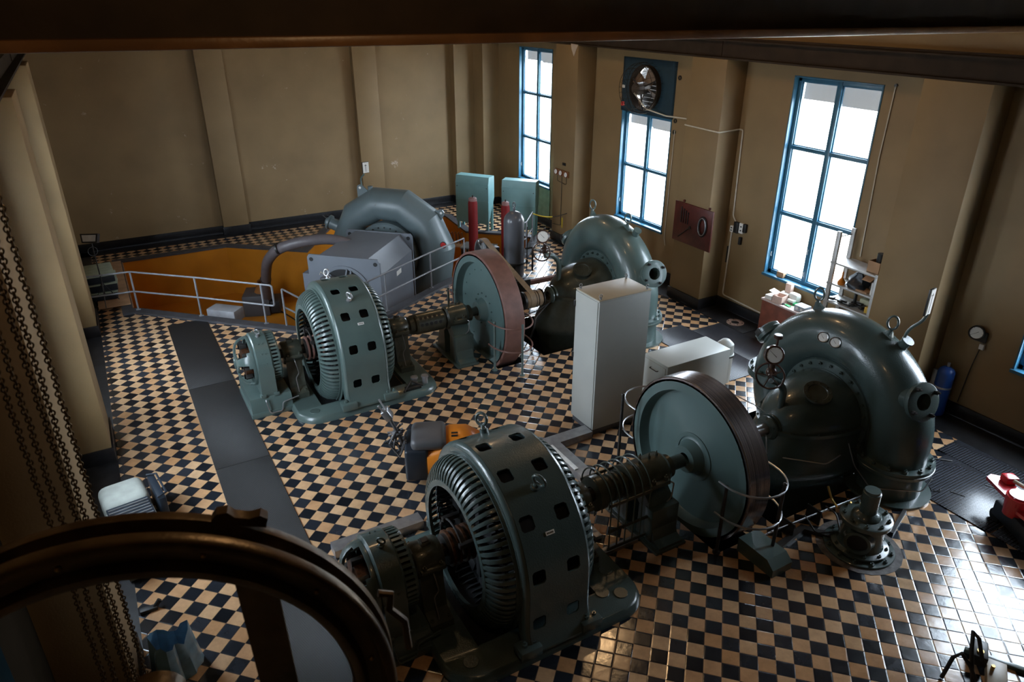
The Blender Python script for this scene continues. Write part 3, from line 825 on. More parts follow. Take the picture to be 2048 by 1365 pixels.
def exciter(y0, z0, near):
    P_ = GRNN if near else GRN
    g = thing('exciter', 'round exciter dynamo at the left end of the ' + ('foreground generator' if near else 'farther generator'), 'exciter', (1.8, y0, 0))
    b = MB()
    pol = [(-.56, 0), (.56, 0), (.54, .30), (.50, .36), (-.50, .36), (-.54, .30)]
    b.prism(pol, (1.46, y0, 0), (0, 1, 0), (0, 0, 1), (1, 0, 0), .72)
    b.box(1.44, 2.20, y0-.58, y0+.58, 0, .10, .015)
    b.box(2.10, 2.24, y0-.50, y0+.50, 0, .16, .01)
    b.build('base', P_, g)
    b = MB(); zc = z0; n = 40
    R = .50
    b.lathe([(1.66, .36), (1.66, .44), (1.70, R), (1.94, R), (1.97, .47), (1.97, .36)], (0, y0, zc), (1, 0, 0), 48)
    # skirt that joins drum and base
    for s_ in (-1, 1):
        b.prism([(0, .36), (.50*s_, .36), (.52*s_, .42), (.50*s_, zc), (.35*s_, zc-.1)], (1.68, y0, 0), (0, 1, 0), (0, 0, 1), (1, 0, 0), .27)
    b.build('yoke', P_, g)
    # domed cap with four open windows
    b = MB(); pr = [(1.67, .445), (1.62, .44), (1.56, .425), (1.49, .385), (1.445, .33), (1.42, .26), (1.41, .19), (1.405, .12), (1.40, 0.001)]
    NA = 48; grid = [[V((x, y0+r*sin(2*pi*j/NA+.35), zc+r*cos(2*pi*j/NA+.35))) for j in range(NA)] for x, r in pr]
    for i in range(len(pr)-1):
        for j in range(NA):
            if 1 <= i <= 5:
                mar = 4 if i in (1, 5) else 3
                if mar//2+0 < (j % 12)+.5 and mar-1 <= (j % 12) <= 11-(mar-2): continue
            k = (j+1) % NA; b.quad(grid[i][j], grid[i][k], grid[i+1][k], grid[i+1][j])
    bmesh.ops.remove_doubles(b.bm, verts=b.bm.verts, dist=.0012)
    cp = b.build('end_cap', P_, g, 60)
    so = cp.modifiers.new('thickness', 'SOLIDIFY'); so.thickness = .035; so.offset = 0; bv = cp.modifiers.new('round', 'BEVEL'); bv.width = .010; bv.segments = 2; bv.limit_method = 'ANGLE'
    b = MB(); b.disc((1.40, y0, zc), (-1, 0, 0), .10, .03, 24, .008); b.build('hub_cap', P_, g)
    b = MB(); b.cyl((1.52, y0, zc), (1.7, y0, zc), .27, 32); b.build('commutator', COPP, g)
    for i in range(8):
        t = 2*pi*i/8; M = Matrix.Translation((0, y0, zc)) @ Matrix.Rotation(t, 4, 'X'); b = MB(); b.box(1.50, 1.62, -.03, .03, .26, .34, .004, M); b.build('brush_box', STLD, g)
    # slotted rear ring
    b = MB()
    for i in range(44):
        t = 2*pi*i/44; M = Matrix.Translation((0, y0, zc)) @ Matrix.Rotation(t, 4, 'X'); b.box(1.96, 2.09, -.018, .018, .42, .475, 0, M)
    b.lathe([(2.07, .20), (2.07, .475), (2.11, .46), (2.11, .20)], (0, y0, zc), (1, 0, 0), 44, closedprof=True)
    b.build('rear_vent_ring', P_, g)
    b = MB(); b.cyl((1.95, y0, zc), (2.08, y0, zc), .41, 32); b.build('armature', INNER, g)
    b = MB()
    for a in (-35, -58, -80, -103, 20, -12):
        for dx in (-.03, .035):
            aa = radians(a); b.bolt((1.82+dx, y0+R*sin(aa), zc+R*cos(aa)), (0, sin(aa), cos(aa)), .016, .012)
    b.build('pole_bolt_rows', P_, g)
    eyebolt(g, (1.82, y0-.12, zc+.485), (0, -.25, .97), .72, .9, m=GALV if not near else P_)
    b = MB()
    for s_ in (-1, 1):
        for x in (1.70, 1.93):
            b.box(x-.05, x+.05, y0+s_*.49-.05, y0+s_*.49+.05, .36, .42, .01); b.bolt((x, y0+s_*.50, .42), (0, 0, 1), .025, .03)
    b.build('foot_lugs', P_, g)
    b = MB(); b.tube(smoothpath([(1.72, y0-.575, .34), (1.72, y0-.60, .30), (1.76, y0-.60, .06), (1.98, y0-.60, .06), (2.0, y0-.58, .22), (2.30, y0-.56, .26)], .05), .012, 8)
    b.build('cable_conduit', GALV if not near else P_, g)
    return g
exciter(YFAR, ZF, False); exciter(YN, ZN, True)

# ------------------------------------------------------------------ coupling shafts and their bearings
def coupling(y0, z0, near):
    g = thing('coupling_shaft', 'coupling shaft between the ' + ('near generator and the bright-rimmed flywheel' if near else 'far generator and the red-rimmed flywheel'), 'shaft', (5.2, y0, z0-.2))
    b = MB()
    if near:
        b.cyl((4.85, y0, z0), (6.35, y0, z0), .10, 24)
        b.lathe([(4.78, .10), (4.78, .24), (4.90, .24), (4.90, .15), (5.30, .15), (5.30, .24), (5.42, .24), (5.42, .1)], (0, y0, z0), (1, 0, 0), 36)
        b.build('shaft', GRND, g)
        for x in (4.98, 5.06, 5.14, 5.22):
            r = MB(); r.annulus((x, y0, z0), (1, 0, 0), .15, .19, .035, 32); r.build('groove_ring', GRND, g)
    else:
        b.lathe([(4.72, .1), (4.72, .17), (4.80, .20), (4.80, .15), (5.50, .15), (5.50, .2), (5.56, .17), (5.56, .1)], (0, y0, z0), (1, 0, 0), 36)
        b.cyl((4.6, y0, z0), (6.35, y0, z0), .09, 24)
        b.build('shaft', GRND, g)
        r = MB(); r.lathe([(4.84, .152), (4.84, .20), (4.88, .215), (5.44, .215), (5.48, .20), (5.48, .152)], (0, y0, z0), (1, 0, 0), 24)
        sl = r.build('sleeve', GRND, g, 20)
        r = MB()
        for row in (-40, -78):
            for k in range(5):
                a = radians(row); x = 4.94+k*.10; r.disc((x, y0+.211*sin(a), z0+.211*cos(a)), (0, sin(a), cos(a)), .034, .006, 16)
        r.build('sleeve_holes', INNER, sl)
    return g
coupling(YFAR, ZF, False); coupling(YN, ZN, True)

def big_bearing(y0, z0, near):
    P_ = GRND
    xa, xb = (5.45, 5.98) if near else (5.50, 5.98)
    g = thing('flywheel_bearing', 'heavy oily bearing block left of the ' + ('near flywheel, ringed with bolts' if near else 'red-rimmed flywheel'), 'bearing', ((xa+xb)/2, y0, 0))
    b = MB(); b.lathe([(0, .09), (0, .20), (.04, .24), (xb-xa-.06, .26), (xb-xa, .22), (xb-xa, .09)], (xa, y0, z0), (1, 0, 0), 36)
    b.box(xa+.10, xb-.10, y0-.32, y0+.32, z0-.035, z0+.035, .01)
    b.lathe([(0, .1), (0, .15), (.12, .17), (.12, .1)], (xb-.01, y0, z0), (1, 0, 0), 24)
    b.build('housing', P_, g)
    bolts(g, P_, None, (0, 0, 1), 0, 0, .03, .05, pts=[V((x, y0+s_*.28, z0+.035)) for s_ in (-1, 1) for x in (xa+.16, xb-.16)], name='housing_bolt')
    bolts(g, P_, (xa, y0, z0), (-1, 0, 0), .17, 8, .018, .02, name='housing_bolt')
    bolts(g, P_, None, (0, 0, 1), 0, 0, .022, .05, pts=[V((x, y0, z0+.245)) for x in (xa+.12, xa+.28, xb-.12)], name='housing_bolt')
    b = MB(); m_ = (xa+xb)/2
    for s_ in (-1, 1):
        pol = [(s_*.12, 0), (s_*.62, 0), (s_*.62, .09), (s_*.50, .14), (s_*.33, z0-.22), (s_*.20, z0-.10), (0, z0-.10), (0, z0-.2), (s_*.14, z0-.34)]
        b.prism(pol, (xa+.06, y0, 0), (0, 1, 0), (0, 0, 1), (1, 0, 0), xb-xa-.12)
    b.box(xa+.04, xb-.02, y0-.45, y0-.28, .08, z0-.28, .02)
    b.box(xa, xb, y0-.64, y0+.64, 0, .05, .012)
    b.build('stand', GRN if not near else GRNN, g)
    b = MB(); b.tube(smoothpath([(xb-.1, y0-.27, z0-.02), (xb-.05, y0-.33, z0-.02), (xb-.08, y0-.34, z0-.25), (xb-.2, y0-.36, z0-.3)], .05), .011, 8)
    b.build('oil_pipe', GALV, g)
    return g
big_bearing(YFAR, ZF, False); big_bearing(YN, ZN, True)

def flywheel(y0, z0, near):
    g = thing('flywheel', ('huge green flywheel with a turned dark steel rim, in the foreground' if near else 'large green flywheel with a red-brown rim in the middle distance'), 'flywheel', (6.5, y0, z0-1.2))
    if near: xa, xb, R = 6.42, 6.80, 1.215
    else: xa, xb, R = 6.28, 6.71, 1.25
    rim = MB()
    rw = .035 if near else .05
    prof = [(xa, R-rw), (xa+.004, R-.01), (xa+.014, R)]
    prof += [(xb-.014, R), (xb-.004, R-.01), (xb, R-rw), (xb, R-rw-.03), (xa, R-rw-.03)]
    rim.lathe(prof, (0, y0, z0), (1, 0, 0), 128, closedprof=True); rim.build('rim', RIMS if near else RED, g)
    b = MB(); rr = R-rw
    b.lathe([(xa, rr), (xa, rr-.155), (xa+.13, rr-.185), (xa+.15, rr-.20), (xa+.15, .30), (xa+.13, .26), (xa+.03, .22), (xa-.02, .20), (xa-.02, .10), (xb+.02, .10), (xb+.02, .20), (xb-.03, .22), (xb-.15, .30), (xb-.15, rr-.20), (xb-.13, rr-.185), (xb, rr-.155), (xb, rr)], (0, y0, z0), (1, 0, 0), 96)
    b.build('disc', WHL, g, 30)
    b = MB()
    if not near:
        b.boltring((xa+.15, y0, z0), (-1, 0, 0), .36, 12, .02, .015, .2)
        b.boltring((xa+.15, y0, z0), (-1, 0, 0), .86, 18, .014, .01, .1)
    else:
        b.annulus((xa+.135, y0, z0), (1, 0, 0), .30, .36, .016, 48)
    b.build('hub_bolts' if not near else 'hub_ring', WHL, g)
    b = MB(); b.cyl((xb-.05, y0, z0), (8.05 if near else 7.35, y0, z0), .095, 28); b.build('shaft', STLB if near else STLD, g)
    return g
flywheel(YFAR, ZF, False); flywheel(YN, ZN, True)

# guard rails round the flywheels
def guard(name, label, posts, rails, pm, rm, rr=.016, pr=.024, foot=True):
    g = thing(name, label, 'guard rail', (posts[0][0], posts[0][1], 0))
    for (x, y, h) in posts:
        b = MB(); b.cyl((x, y, 0), (x, y, h), pr, 12); b.sphere((x, y, h), pr*1.25, 6)
        if foot: b.disc((x, y, 0), (0, 0, 1), .055, .02, 12)
        b.build('post', pm, g)
    for path in rails:
        b = MB(); b.tube(path, rr, 8); b.build('rail', rm, g)
    return g
def loop_rail(y0, s_, xa, xb, z, yi, yo):
    """open hoop: from inside the wheel pit edge out round the rim"""
    xm = (xa+xb)/2; n = 14; pts = []
    for i in range(n+1):
        a = pi*i/n; pts.append((xm-(xb-xa)/2*cos(a), y0+s_*(yi+(yo-yi)*sin(a)), z))
    return [(pts[0][0], y0+s_*(yi-.12), z)] + pts + [(pts[-1][0], y0+s_*(yi-.12), z)]
guard('flywheel_guard_rail', 'red guard hoops on two green posts in front of the red-rimmed flywheel',
      [(6.13, YFAR-1.03, 1.06), (6.50, YFAR-1.50, 1.10)], [loop_rail(YFAR, -1, 6.10, 6.95, 1.02, .95, 1.50), loop_rail(YFAR, -1, 6.10, 6.95, .52, .95, 1.50)], GRN, RED)
guard('flywheel_guard_rail', 'red guard hoop behind the red-rimmed flywheel, by the pit railing',
      [(6.12, YFAR+1.1, 1.06)], [loop_rail(YFAR, 1, 6.12, 6.95, 1.02, .95, 1.42), loop_rail(YFAR, 1, 6.12, 6.95, .52, .95, 1.42)], GRND, RED)
gg = guard('flywheel_guard_rail', 'steel guard hoops on dark posts standing on a green box before the near flywheel',
      [(6.22, YN-.98, 1.1), (6.78, YN-1.42, 1.22)], [loop_rail(YN, -1, 6.20, 7.10, 1.12, .98, 1.46), loop_rail(YN, -1, 6.20, 7.10, .62, .98, 1.46)], STLD, STLB, .015)
b = MB(); b.prism([(0, 0), (.62, 0), (.62, .12), (.50, .22), (0, .22)], (6.50, YN-1.08, 0), (0, -1, 0), (0, 0, 1), (1, 0, 0), .36); b.build('base_box', GRN, gg)
guard('flywheel_guard_rail', 'steel guard hoops on a dark post between the near flywheel and the white cabinet',
      [(6.14, YN+1.14, 1.45)], [loop_rail(YN, 1, 6.14, 6.95, 1.35, .95, 1.36), loop_rail(YN, 1, 6.14, 6.95, .85, .95, 1.36)], STLD, STLB, .014)

# wire cage over the near coupling
g = thing('coupling_cage', 'bent wire cage over the coupling of the foreground machine', 'guard', (5.1, YN, 0))
xs = [4.86+.13*i for i in range(6)]
for x in xs:
    b = MB(); b.tube([(x, YN-.34, .14), (x, YN-.34, ZN-.02)] + arc((x, YN, ZN), .34, pi, 0, 14, (0, 1, 0), (0, 0, 1)) + [(x, YN+.34, ZN-.02), (x, YN+.34, .14)], .011, 6)
    b.build('hoop', GRN, g)
for (yy, z) in ((-.34, ZN), (.34, ZN), (-.34, ZN-.42), (.34, ZN-.42), (-.34, .16)):
    b = MB(); b.box(xs[0]-.02, xs[-1]+.02, YN+yy-.008, YN+yy+.008, z-.022, z+.022); b.build('flat_bar', GRND, g)

# ------------------------------------------------------------------ turbines
def gauge_dial(parent, c, nrm, r, m=BROWN, d=.06, needle=.7):
    c, nrm = V(c), V(nrm).normalized(); b = MB()
    b.lathe([(-d, 0), (-d, r*.9), (-d*.8, r), (0, r), (.008, r*.93), (.002, r*.80), (-.004, r*.79), (-.004, 0)], c, nrm, 28)
    o = b.build('gauge', m, parent)
    b = MB(); b.disc(c-nrm*.003, nrm, r*.79, .002, 28); dl = b.build('dial', DIAL, o)
    b = MB(); up = V((0, 0, 1)); u = (up-nrm*up.dot(nrm)).normalized(); v = nrm.cross(u)
    q = u*cos(needle)+v*sin(needle); w_ = nrm.cross(q)
    o2 = c + nrm*.001
    b.quad(o2-q*r*.3-w_*r*.03, o2-q*r*.3+w_*r*.03, o2+q*r*.7+w_*r*.01, o2+q*r*.7-w_*r*.01)
    for k in range(9):
        a = -2.2+k*.55; e = u*cos(a)+v*sin(a); f = nrm.cross(e)
        b.quad(o2+e*r*.68-f*r*.015, o2+e*r*.68+f*r*.015, o2+e*r*.8+f*r*.015, o2+e*r*.8-f*r*.015)
    b.build('needle_and_marks', INK, o)
    return o

def turbine(y0, z0, near):
    P_ = GRNN if near else GRN
    g = thing('turbine', ('dark glossy snail-shaped turbine at the right, two white gauges on its crown' if near else 'olive snail-shaped turbine behind the tall white cabinet'), 'turbine', (9.3, y0, 0))
    xs, Rc = 9.60, 1.17
    # scroll casing
    b = MB(); path = []; rad = []
    for z in (.50, .62, .75): path.append((xs, y0-Rc, z)); rad.append(.44)
    n = 44
    for i in range(n+1):
        a = pi - (pi*1.36)*i/n
        path.append((xs, y0+Rc*cos(a), z0+Rc*sin(a))); rad.append(.44-.07*i/n)
    b.tube(path, rad, 28); b.build('scroll_casing', P_, g, 50)
    # flat front cover flange with bolts
    b = MB(); xf = xs-.26
    b.lathe([(0, .50), (0, .80), (.03, .82), (.12, .82), (.12, .50)], (xf, y0, z0), (1, 0, 0), 64, closedprof=True)
    b.lathe([(-.02, .56), (-.02, .66), (.12, .66), (.12, .56)], (xf, y0, z0), (1, 0, 0), 56, closedprof=True)
    b.build('cover_flange', P_, g)
    b = MB(); b.disc((xf+.02, y0, z0), (1, 0, 0), .62, .03, 48); b.build('guide_vane_gap', INNER, g)
    bolts(g, P_, (xf, y0, z0), (-1, 0, 0), .745, 24, .028, .035, name='flange_bolt'); bolts(g, P_, (xf-.02, y0, z0), (-1, 0, 0), .61, 16, .016, .03, .1, name='flange_bolt')
    # draft elbow
    xe, top = xf+.02, .64
    def section(z):
        dz = z-z0
        if dz >= 0:
            q = sqrt(max(0.0, 1-(dz/top)**2)); return xe-1.24*q**.85, .70*q**.9
        t = -dz/z0
        pts = [(0, 8.10, .70), (.35, 7.90, .75), (.70, 7.74, .80), (.85, 7.74, .79), (1.0, 7.82, .74), (1.4, 7.90, .68), (2.4, 7.90, .68)]
        for (a0_, x0_, h0_), (a1_, x1_, h1_) in zip(pts[:-1], pts[1:]):
            if t <= a1_:
                u = (t-a0_)/(a1_-a0_); return x0_+(x1_-x0_)*u, h0_+(h1_-h0_)*u
        return pts[-1][1:]
    def outline(z, off=0.0, n=32):
        xl, hw = section(z); P = []
        for i in range(n+1):
            a = pi/2 + pi*i/n; P.append((xe + (xe-xl+off)*cos(a), y0+(hw+off)*sin(a)))
        return P
    b = MB(); rings = []
    for z in [-1.0, -.4, -.12, 0, .06, .14, .24, .36, .5, .62, .74, z0] + [z0+top*sin(pi/2*k/12) for k in range(1, 12)] + [z0+top*.9995]:
        rings.append(b.ring([(p[0], p[1], z) for p in outline(z)]))
    b.skin(rings); b.build('draft_elbow', GRND if not near else P_, g, 60)
    # horizontal split flange of the elbow, at shaft height
    b = MB(); o_ = outline(z0, .055); b.skin([b.ring([(p[0], p[1], z0-.03) for p in o_]), b.ring([(p[0], p[1], z0+.03) for p in o_])])
    fl = b.build('split_flange', GRND if not near else P_, g)
    o_ = outline(z0, .032)
    bolts(fl, GRND if not near else P_, None, (0, 0, 1), 0, 0, .016, .018, pts=[V((o_[i][0], o_[i][1], z0+.03)) for i in (3, 5, 7, 9, 11, 21, 23, 25, 27, 29)], name='split_bolt')
    # manhole
    b = MB(); c = V((xe-.62, y0-.27, z0+.565)); nn = (c-V((xe-.45, y0, z0-.10))).normalized()
    b.lathe([(-.05, 0), (-.05, .17), (-.01, .21), (.03, .21), (.03, .15), (.015, .14), (.015, 0)], c, nn, 32); mh = b.build('manhole', GRND, g)
    b = MB(); b.boltring(c+nn*.03, nn, .18, 10, .013, .012); b.build('manhole_bolts', GRND, mh)
    # stuffing box
    b = MB(); b.lathe([(8.02, .10), (8.02, .155), (8.06, .20), (8.09, .20), (8.09, .14), (8.13, .14), (8.13, .21), (8.17, .21), (8.17, .18), (8.5, .24)], (0, y0, z0), (1, 0, 0), 32)
    b.boltring((8.06, y0, z0), (-1, 0, 0), .175, 6, .014, .02); b.build('stuffing_box', P_, g)
    # inlet flanges and lower pipe
    b = MB(); c = (xs, y0-Rc, 0)
    b.lathe([(.0, .62), (.04, .62), (.05, .47), (.30, .46), (.46, .43), (.47, .56), (.525, .57), (.53, .56), (.585, .56), (.59, .44)], c, (0, 0, 1), 40)
    b.build('inlet_pipe', P_, g)
    bolts(g, P_, (xs, y0-Rc, .585), (0, 0, 1), .505, 14, .034, .04, name='inlet_bolt')
    # flange pair on the far side
    b = MB(); b.lathe([(-.06, .38), (-.06, .50), (0, .50), (.06, .50), (.06, .38)], (xs, y0+Rc, z0+.06), (0, 0, 1), 36); b.boltring((xs, y0+Rc, z0+.12), (0, 0, 1), .45, 12, .028, .035); b.build('casing_flange', P_, g)
    # side nozzle towards the camera's right with open flange
    dirn = V((-.18, -.94, .30)).normalized(); c = V((9.38, y0-1.49, z0+.84)) if near else V((9.55, y0-1.70, z0+.78))
    st = c - dirn*.42
    b = MB(); b.lathe([(0, .20), (.22, .17), (.28, .19), (.34, .275), (.36, .285), (.415, .285), (.42, .27), (.42, .125), (.10, .12)], st, dirn, 36); b.build('nozzle', P_, g, 40)
    b = MB(); b.disc(st+dirn*.14, dirn, .122, .01, 24); b.build('nozzle_bore', INNER, g)
    bolts(g, STLD, c, dirn, .235, 4, .032, .05, .5, name='nozzle_bolt')
    # hand hole on the far shoulder
    dirn = V((0, .86, .50)).normalized(); c = V((xs, y0+1.52, z0+.70)) - dirn*.30
    b = MB(); b.lathe([(0, .19), (.18, .17), (.20, .23), (.26, .24), (.27, .23), (.33, .23), (.37, .17), (.385, 0)], c, dirn, 32); hh = b.build('hand_hole', P_, g)
    b = MB(); 
    for s_ in (-1, 1): b.box(-.035, .035, -.06, .06, 0, .10, .01, Matrix.Translation(c+dirn*.27+V((s_*.2, 0, 0))) @ dirn.to_track_quat('Z', 'Y').to_matrix().to_4x4())
    b.build('hand_hole_clamp', STLD, hh)
    # lifting lugs with eyes
    for dy in ((.60, -.60) if near else (.60, -.60)):
        a = atan2(1.0, dy/1.45); th = atan2(1.5, dy)
        pz = z0 + sqrt(max(.1, (Rc+.40)**2 - dy*dy)); pz -= .02
        b = MB()
        u = V((0, dy/1.6, (pz-z0)/1.6)).normalized(); t_ = V((0, u.z, -u.y))
        base = V((xs, y0+dy, pz))
        b.prism([(-.19, -.10), (.19, -.10), (.05, .10), (.03, .14), (-.03, .14), (-.05, .10)], base-V((.02, 0, 0)), t_, u, (1, 0, 0), .04)
        lug = b.build('lifting_lug', P_, g)
        b = MB(); up = V((0, 0, 1)); p = base+u*.12
        b.cyl(p-u*.06, p+up*.04, .03, 10); 
        pts = [p+up*.03+V((0, sin(q)*.062*(1-.35*cos(q)*-1 if False else 1), 0))+up*(.12-.105*cos(q)) for q in [2*pi*k/20 for k in range(20)]]
        pts = [V((q.x - (q.y-p.y)*.55, q.y, q.z)) for q in pts]
        b.tube(pts, .018, 8, loop=True); b.build('lifting_eye', P_, lug)
    # block on the right shoulder
    b = MB(); u = V((0, -.51, .86)).normalized(); b.lathe([(0, .09), (.16, .075), (.20, .09), (.22, .09), (.22, 0)], V((xs+.10, y0, z0))+u*1.50, u, 20); b.build('shoulder_socket', P_, g)
    return g
TN = turbine(YN, ZN, True); TF = turbine(YFAR, ZF, False)

# gauges, riser pipe, handwheel and dial on each turbine
def riser(y0, z0, near):
    g = TN if near else TF
    b = MB(); xb = 8.30
    if near:
        path = smoothpath([(xb, y0, z0+.02), (xb, y0, z0+.62), (xb-.12, y0+.02, z0+.76), (xb-.30, y0+.02, z0+.86)], .15, 6); hw = V((7.96, y0+.02, z0+.94))
    else:
        path = smoothpath([(xb, y0, z0+.02), (xb, y0, z0+.74), (xb-.16, y0+.02, z0+.92), (xb-.36, y0+.02, z0+.93)], .16, 6); hw = V((7.86, y0+.02, z0+1.04))
    b.tube(path, .055, 16); b.build('riser_pipe', GRN if not near else P_GR, g)
    b = MB(); b.box(xb-.11, xb+.11, y0-.10, y0+.10, z0+.13, z0+.17, .01); b.boltring((xb, y0, z0+.17), (0, 0, 1), .09, 4, .016, .02, .78); b.build('pipe_flange', P_GR if near else GRN, g)
    nrm = V((-.80, -.55, .10)).normalized()
    b = MB(); b.cyl(hw-nrm*.14, hw+nrm*.02, .028, 12); b.sphere(hw-nrm*.16, .085, 8); b.cyl(hw-nrm*.16, hw-nrm*.16+V((0, 0, .26)), .04, 12); b.build('valve_body', BROWN, g)
    up = V((0, 0, 1)); u = (up-nrm*up.dot(nrm)).normalized(); v = nrm.cross(u)
    b = MB(); c = hw+nrm*.02
    b.tube(arc(c, .20, 0, 2*pi, 32, u, v)[:-1], .016, 8, loop=True)
    for k in range(5 if near else 5):
        a = 2*pi*k/5+.3; b.tube([c, c+(u*cos(a)+v*sin(a))*.20], .010, 6)
    b.cyl(c-nrm*.03, c+nrm*.03, .03, 12); b.build('handwheel', BROWN, g)
    gd = hw-nrm*.10+V((0.02, 0, .33))
    gauge_dial(g, gd+nrm*.10, V((-.52, -.80, .30)), .145, BROWN, .09, .8)
    b = MB(); b.cyl(hw-nrm*.16+V((0, 0, .2)), gd+nrm*.03, .03, 10)
    if near: b.cyl(gd+V((0, 0, .10)), gd+V((0, 0, .26)), .018, 8); b.disc(gd+V((0, 0, .24)), (0, 0, 1), .065, .06, 20, .01)
    else: b.cyl(gd+V((0, 0, .10)), gd+V((0, 0, .17)), .01, 8)
    b.build('gauge_neck', BROWN, g)
    return g
P_GR = GRNN
riser(YN, ZN, True); riser(YFAR, ZF, False)
for k, (y, z) in enumerate(((YN+.16, 2.06), (YN-.06, 2.06))):
    g = thing('pressure_gauge', ('left' if k == 0 else 'right') + ' one of the two round white gauges on the near turbine crown', 'gauge', (9.40, y, z-.2))
    c = V((9.15, y-.04, z+.07)); nn = V((-.80, -.42, .42))
    gauge_dial(g, c, nn, .085, STLB, .05, .75)
    b = MB(); b.tube([(9.26, y-.0, z-.02), (9.27, y, z-.16), (9.34, y, z-.20)], .014, 8); b.build('gauge_stem', STLD, g)

# small pipes about the near turbine
def pipe_thing(name, label, path, r, m, cat='pipe', k=.06):
    b = MB(); b.tube(smoothpath(path, k), r, 8); return tag(b.build(name, m), label, cat)
pipe_thing('drip_pipe', 'thin steel drain pipe bent under the near turbine stuffing box', [(7.98, YN-.05, ZN-.02), (7.92, YN-.14, ZN-.05), (7.95, YN-.18, ZN-.35), (8.45, YN-.85, ZN-.28), (8.70, YN-.88, ZN-.18)], .010, STLB)
pipe_thing('drip_pipe', 'thin pipe looping from the riser over the back of the near turbine elbow', [(8.1, YN+.1, ZN+.22), (8.05, YN+.30, ZN+.28), (8.2, YN+.5, ZN+.16), (8.0, YN+.9, ZN+.28), (8.0, YN+1.0, ZN+.05)], .010, STLB)
pipe_thing('drip_pipe', 'thin pipe bent in front of the dark pit beneath the near turbine', [(9.0, YN-.78, .75), (9.0, YN-.95, .45), (9.05, YN-1.25, .20), (9.5, YN-1.75, .30), (9.75, YN-1.72, .42)], .010, STLB)
pipe_thing('drain_pipe', 'thin hooked steel pipe on the floor beyond the near turbine inlet', [(10.05, YN-.9, .16), (10.9, YN-.5, .16), (11.2, YN-.75, .16), (11.2, YN-.85, .05)], .012, STLB)
pipe_thing('drain_pipe', 'dark cable-like pipe down the left side of the far turbine draft tube', [(8.0, YFAR-.1, ZF-.12), (7.55, YFAR-.25, ZF-.35), (7.50, YFAR-.3, .35), (7.45, YFAR-.2, .02)], .022, STLD)
pipe_thing('drain_pipe', 'thin pipe along the far turbine shaft, below the belt pulley', [(7.2, YFAR-.25, ZF-.24), (7.6, YFAR-.22, ZF-.20), (8.1, YFAR-.1, ZF-.1)], .012, STLD)
# water-level indicator boards on bent arms
def indicator(label, base, arm, plate_c, nrm, w_, h, m, parent_loc):
    g = thing('level_indicator', label, 'indicator', parent_loc)
    b = MB(); b.tube(smoothpath(arm, .15, 6), .022, 10); b.build('arm', m, g)
    nrm = V(nrm).normalized(); u = V((0, 0, 1)).cross(nrm).normalized(); M = Matrix.Translation(plate_c) @ Matrix((( u.x, 0, nrm.x, 0), (u.y, 0, nrm.y, 0), (0, 1, 0, 0), (0, 0, 0, 1)))
    b = MB(); b.box(-w_/2, w_/2, -h/2, h/2, -.03, 0, .004, M); pl = b.build('housing', BROWN if False else STLD, g)
    b = MB(); b.box(-w_/2+.02, w_/2-.005, -h/2+.01, h/2-.01, .0, .004, 0, M); sc_ = b.build('scale_plate', PAPER, pl)
    b = MB(); b.box(-.006, .006, -h/2+.04, h/2-.06, .004, .006, 0, M); b.box(-.03, .03, h/2-.10, h/2-.085, .004, .006, 0, M)
    b.build('scale_marks', INK, sc_)
indicator('white level indicator plate on a bent arm over the near turbine shoulder', None, [(9.70, 5.42, 2.25), (9.70, 5.40, 2.50), (9.74, 5.24, 2.70), (9.74, 5.20, 2.82)], (9.74, 5.20, 3.00), (.12, -.99, .05), .15, .40, GRN, (9.70, 5.42, 2.2))
# hose-bracket under near inlet: small floor valve
g = thing('drain_valve', 'squat drain valve at the foot of the near turbine inlet pipe', 'valve', (10.15, 4.92, 0))
b = MB(); b.lathe([(0, .13), (.04, .13), (.05, .08), (.20, .08), (.24, .12), (.32, .12), (.36, .06), (.36, 0)], (10.15, 4.92, 0), (0, 0, 1), 24); b.build('body', GRNN, g)
b = MB(); b.tube([(10.15, 4.92, .36), (10.15, 4.92, .42), (10.45, 4.62, .42)], .012, 8); b.build('lever', STLD, g)

# ------------------------------------------------------------------ belt, governor and tank by the far unit
g = thing('governor', 'dark governor stand with spoked belt pulley behind the red-rimmed flywheel', 'governor', (7.9, 14.6, 0))
b = MB(); b.box(7.72, 8.62, 14.15, 14.95, 0, .62, .02); b.box(7.95, 8.25, 14.25, 14.85, .62, 1.0, .02); b.box(7.66, 7.95, 14.5, 14.7, .62, 1.45, .02); b.build('stand', STLD, g)
b = MB(); b.lathe([(-.08, .33), (-.08, .36), (.08, .36), (.08, .33)], (7.58, 14.6, 1.32), (1, 0, 0), 40, closedprof=True)
for k in range(6):
    a = 2*pi*k/6; b.tube([(7.58, 14.6, 1.32), (7.58, 14.6+.34*sin(a), 1.32+.34*cos(a))], .018, 6)
b.cyl((7.50, 14.6, 1.32), (7.95, 14.6, 1.32), .05, 16); b.build('pulley', STLB, g)
b = MB(); b.disc((8.33, 14.5, 1.0), (0, 0, 1), .30, .04, 28); b.build('top_plate', STLD, g)
g = thing('belt_drive_pulley', 'flat pulley on the far shaft wrapped by the tan belt', 'pulley', (7.58, YFAR, ZF-.2))
b = MB(); b.lathe([(7.42, .095), (7.42, .175), (7.44, .185), (7.80, .185), (7.82, .175), (7.82, .095)], (0, YFAR, ZF), (1, 0, 0), 32); b.build('drum', BELT, g)
b = MB(); b.annulus((7.36, YFAR, ZF), (1, 0, 0), .1, .20, .05, 32); b.annulus((7.70, YFAR, ZF), (1, 0, 0), .18, .195, .012, 32); b.annulus((7.64, YFAR, ZF), (1, 0, 0), .18, .195, .012, 32); b.annulus((7.83, YFAR, ZF), (1, 0, 0), .1, .20, .02, 32); b.build('collar', STLD, g)
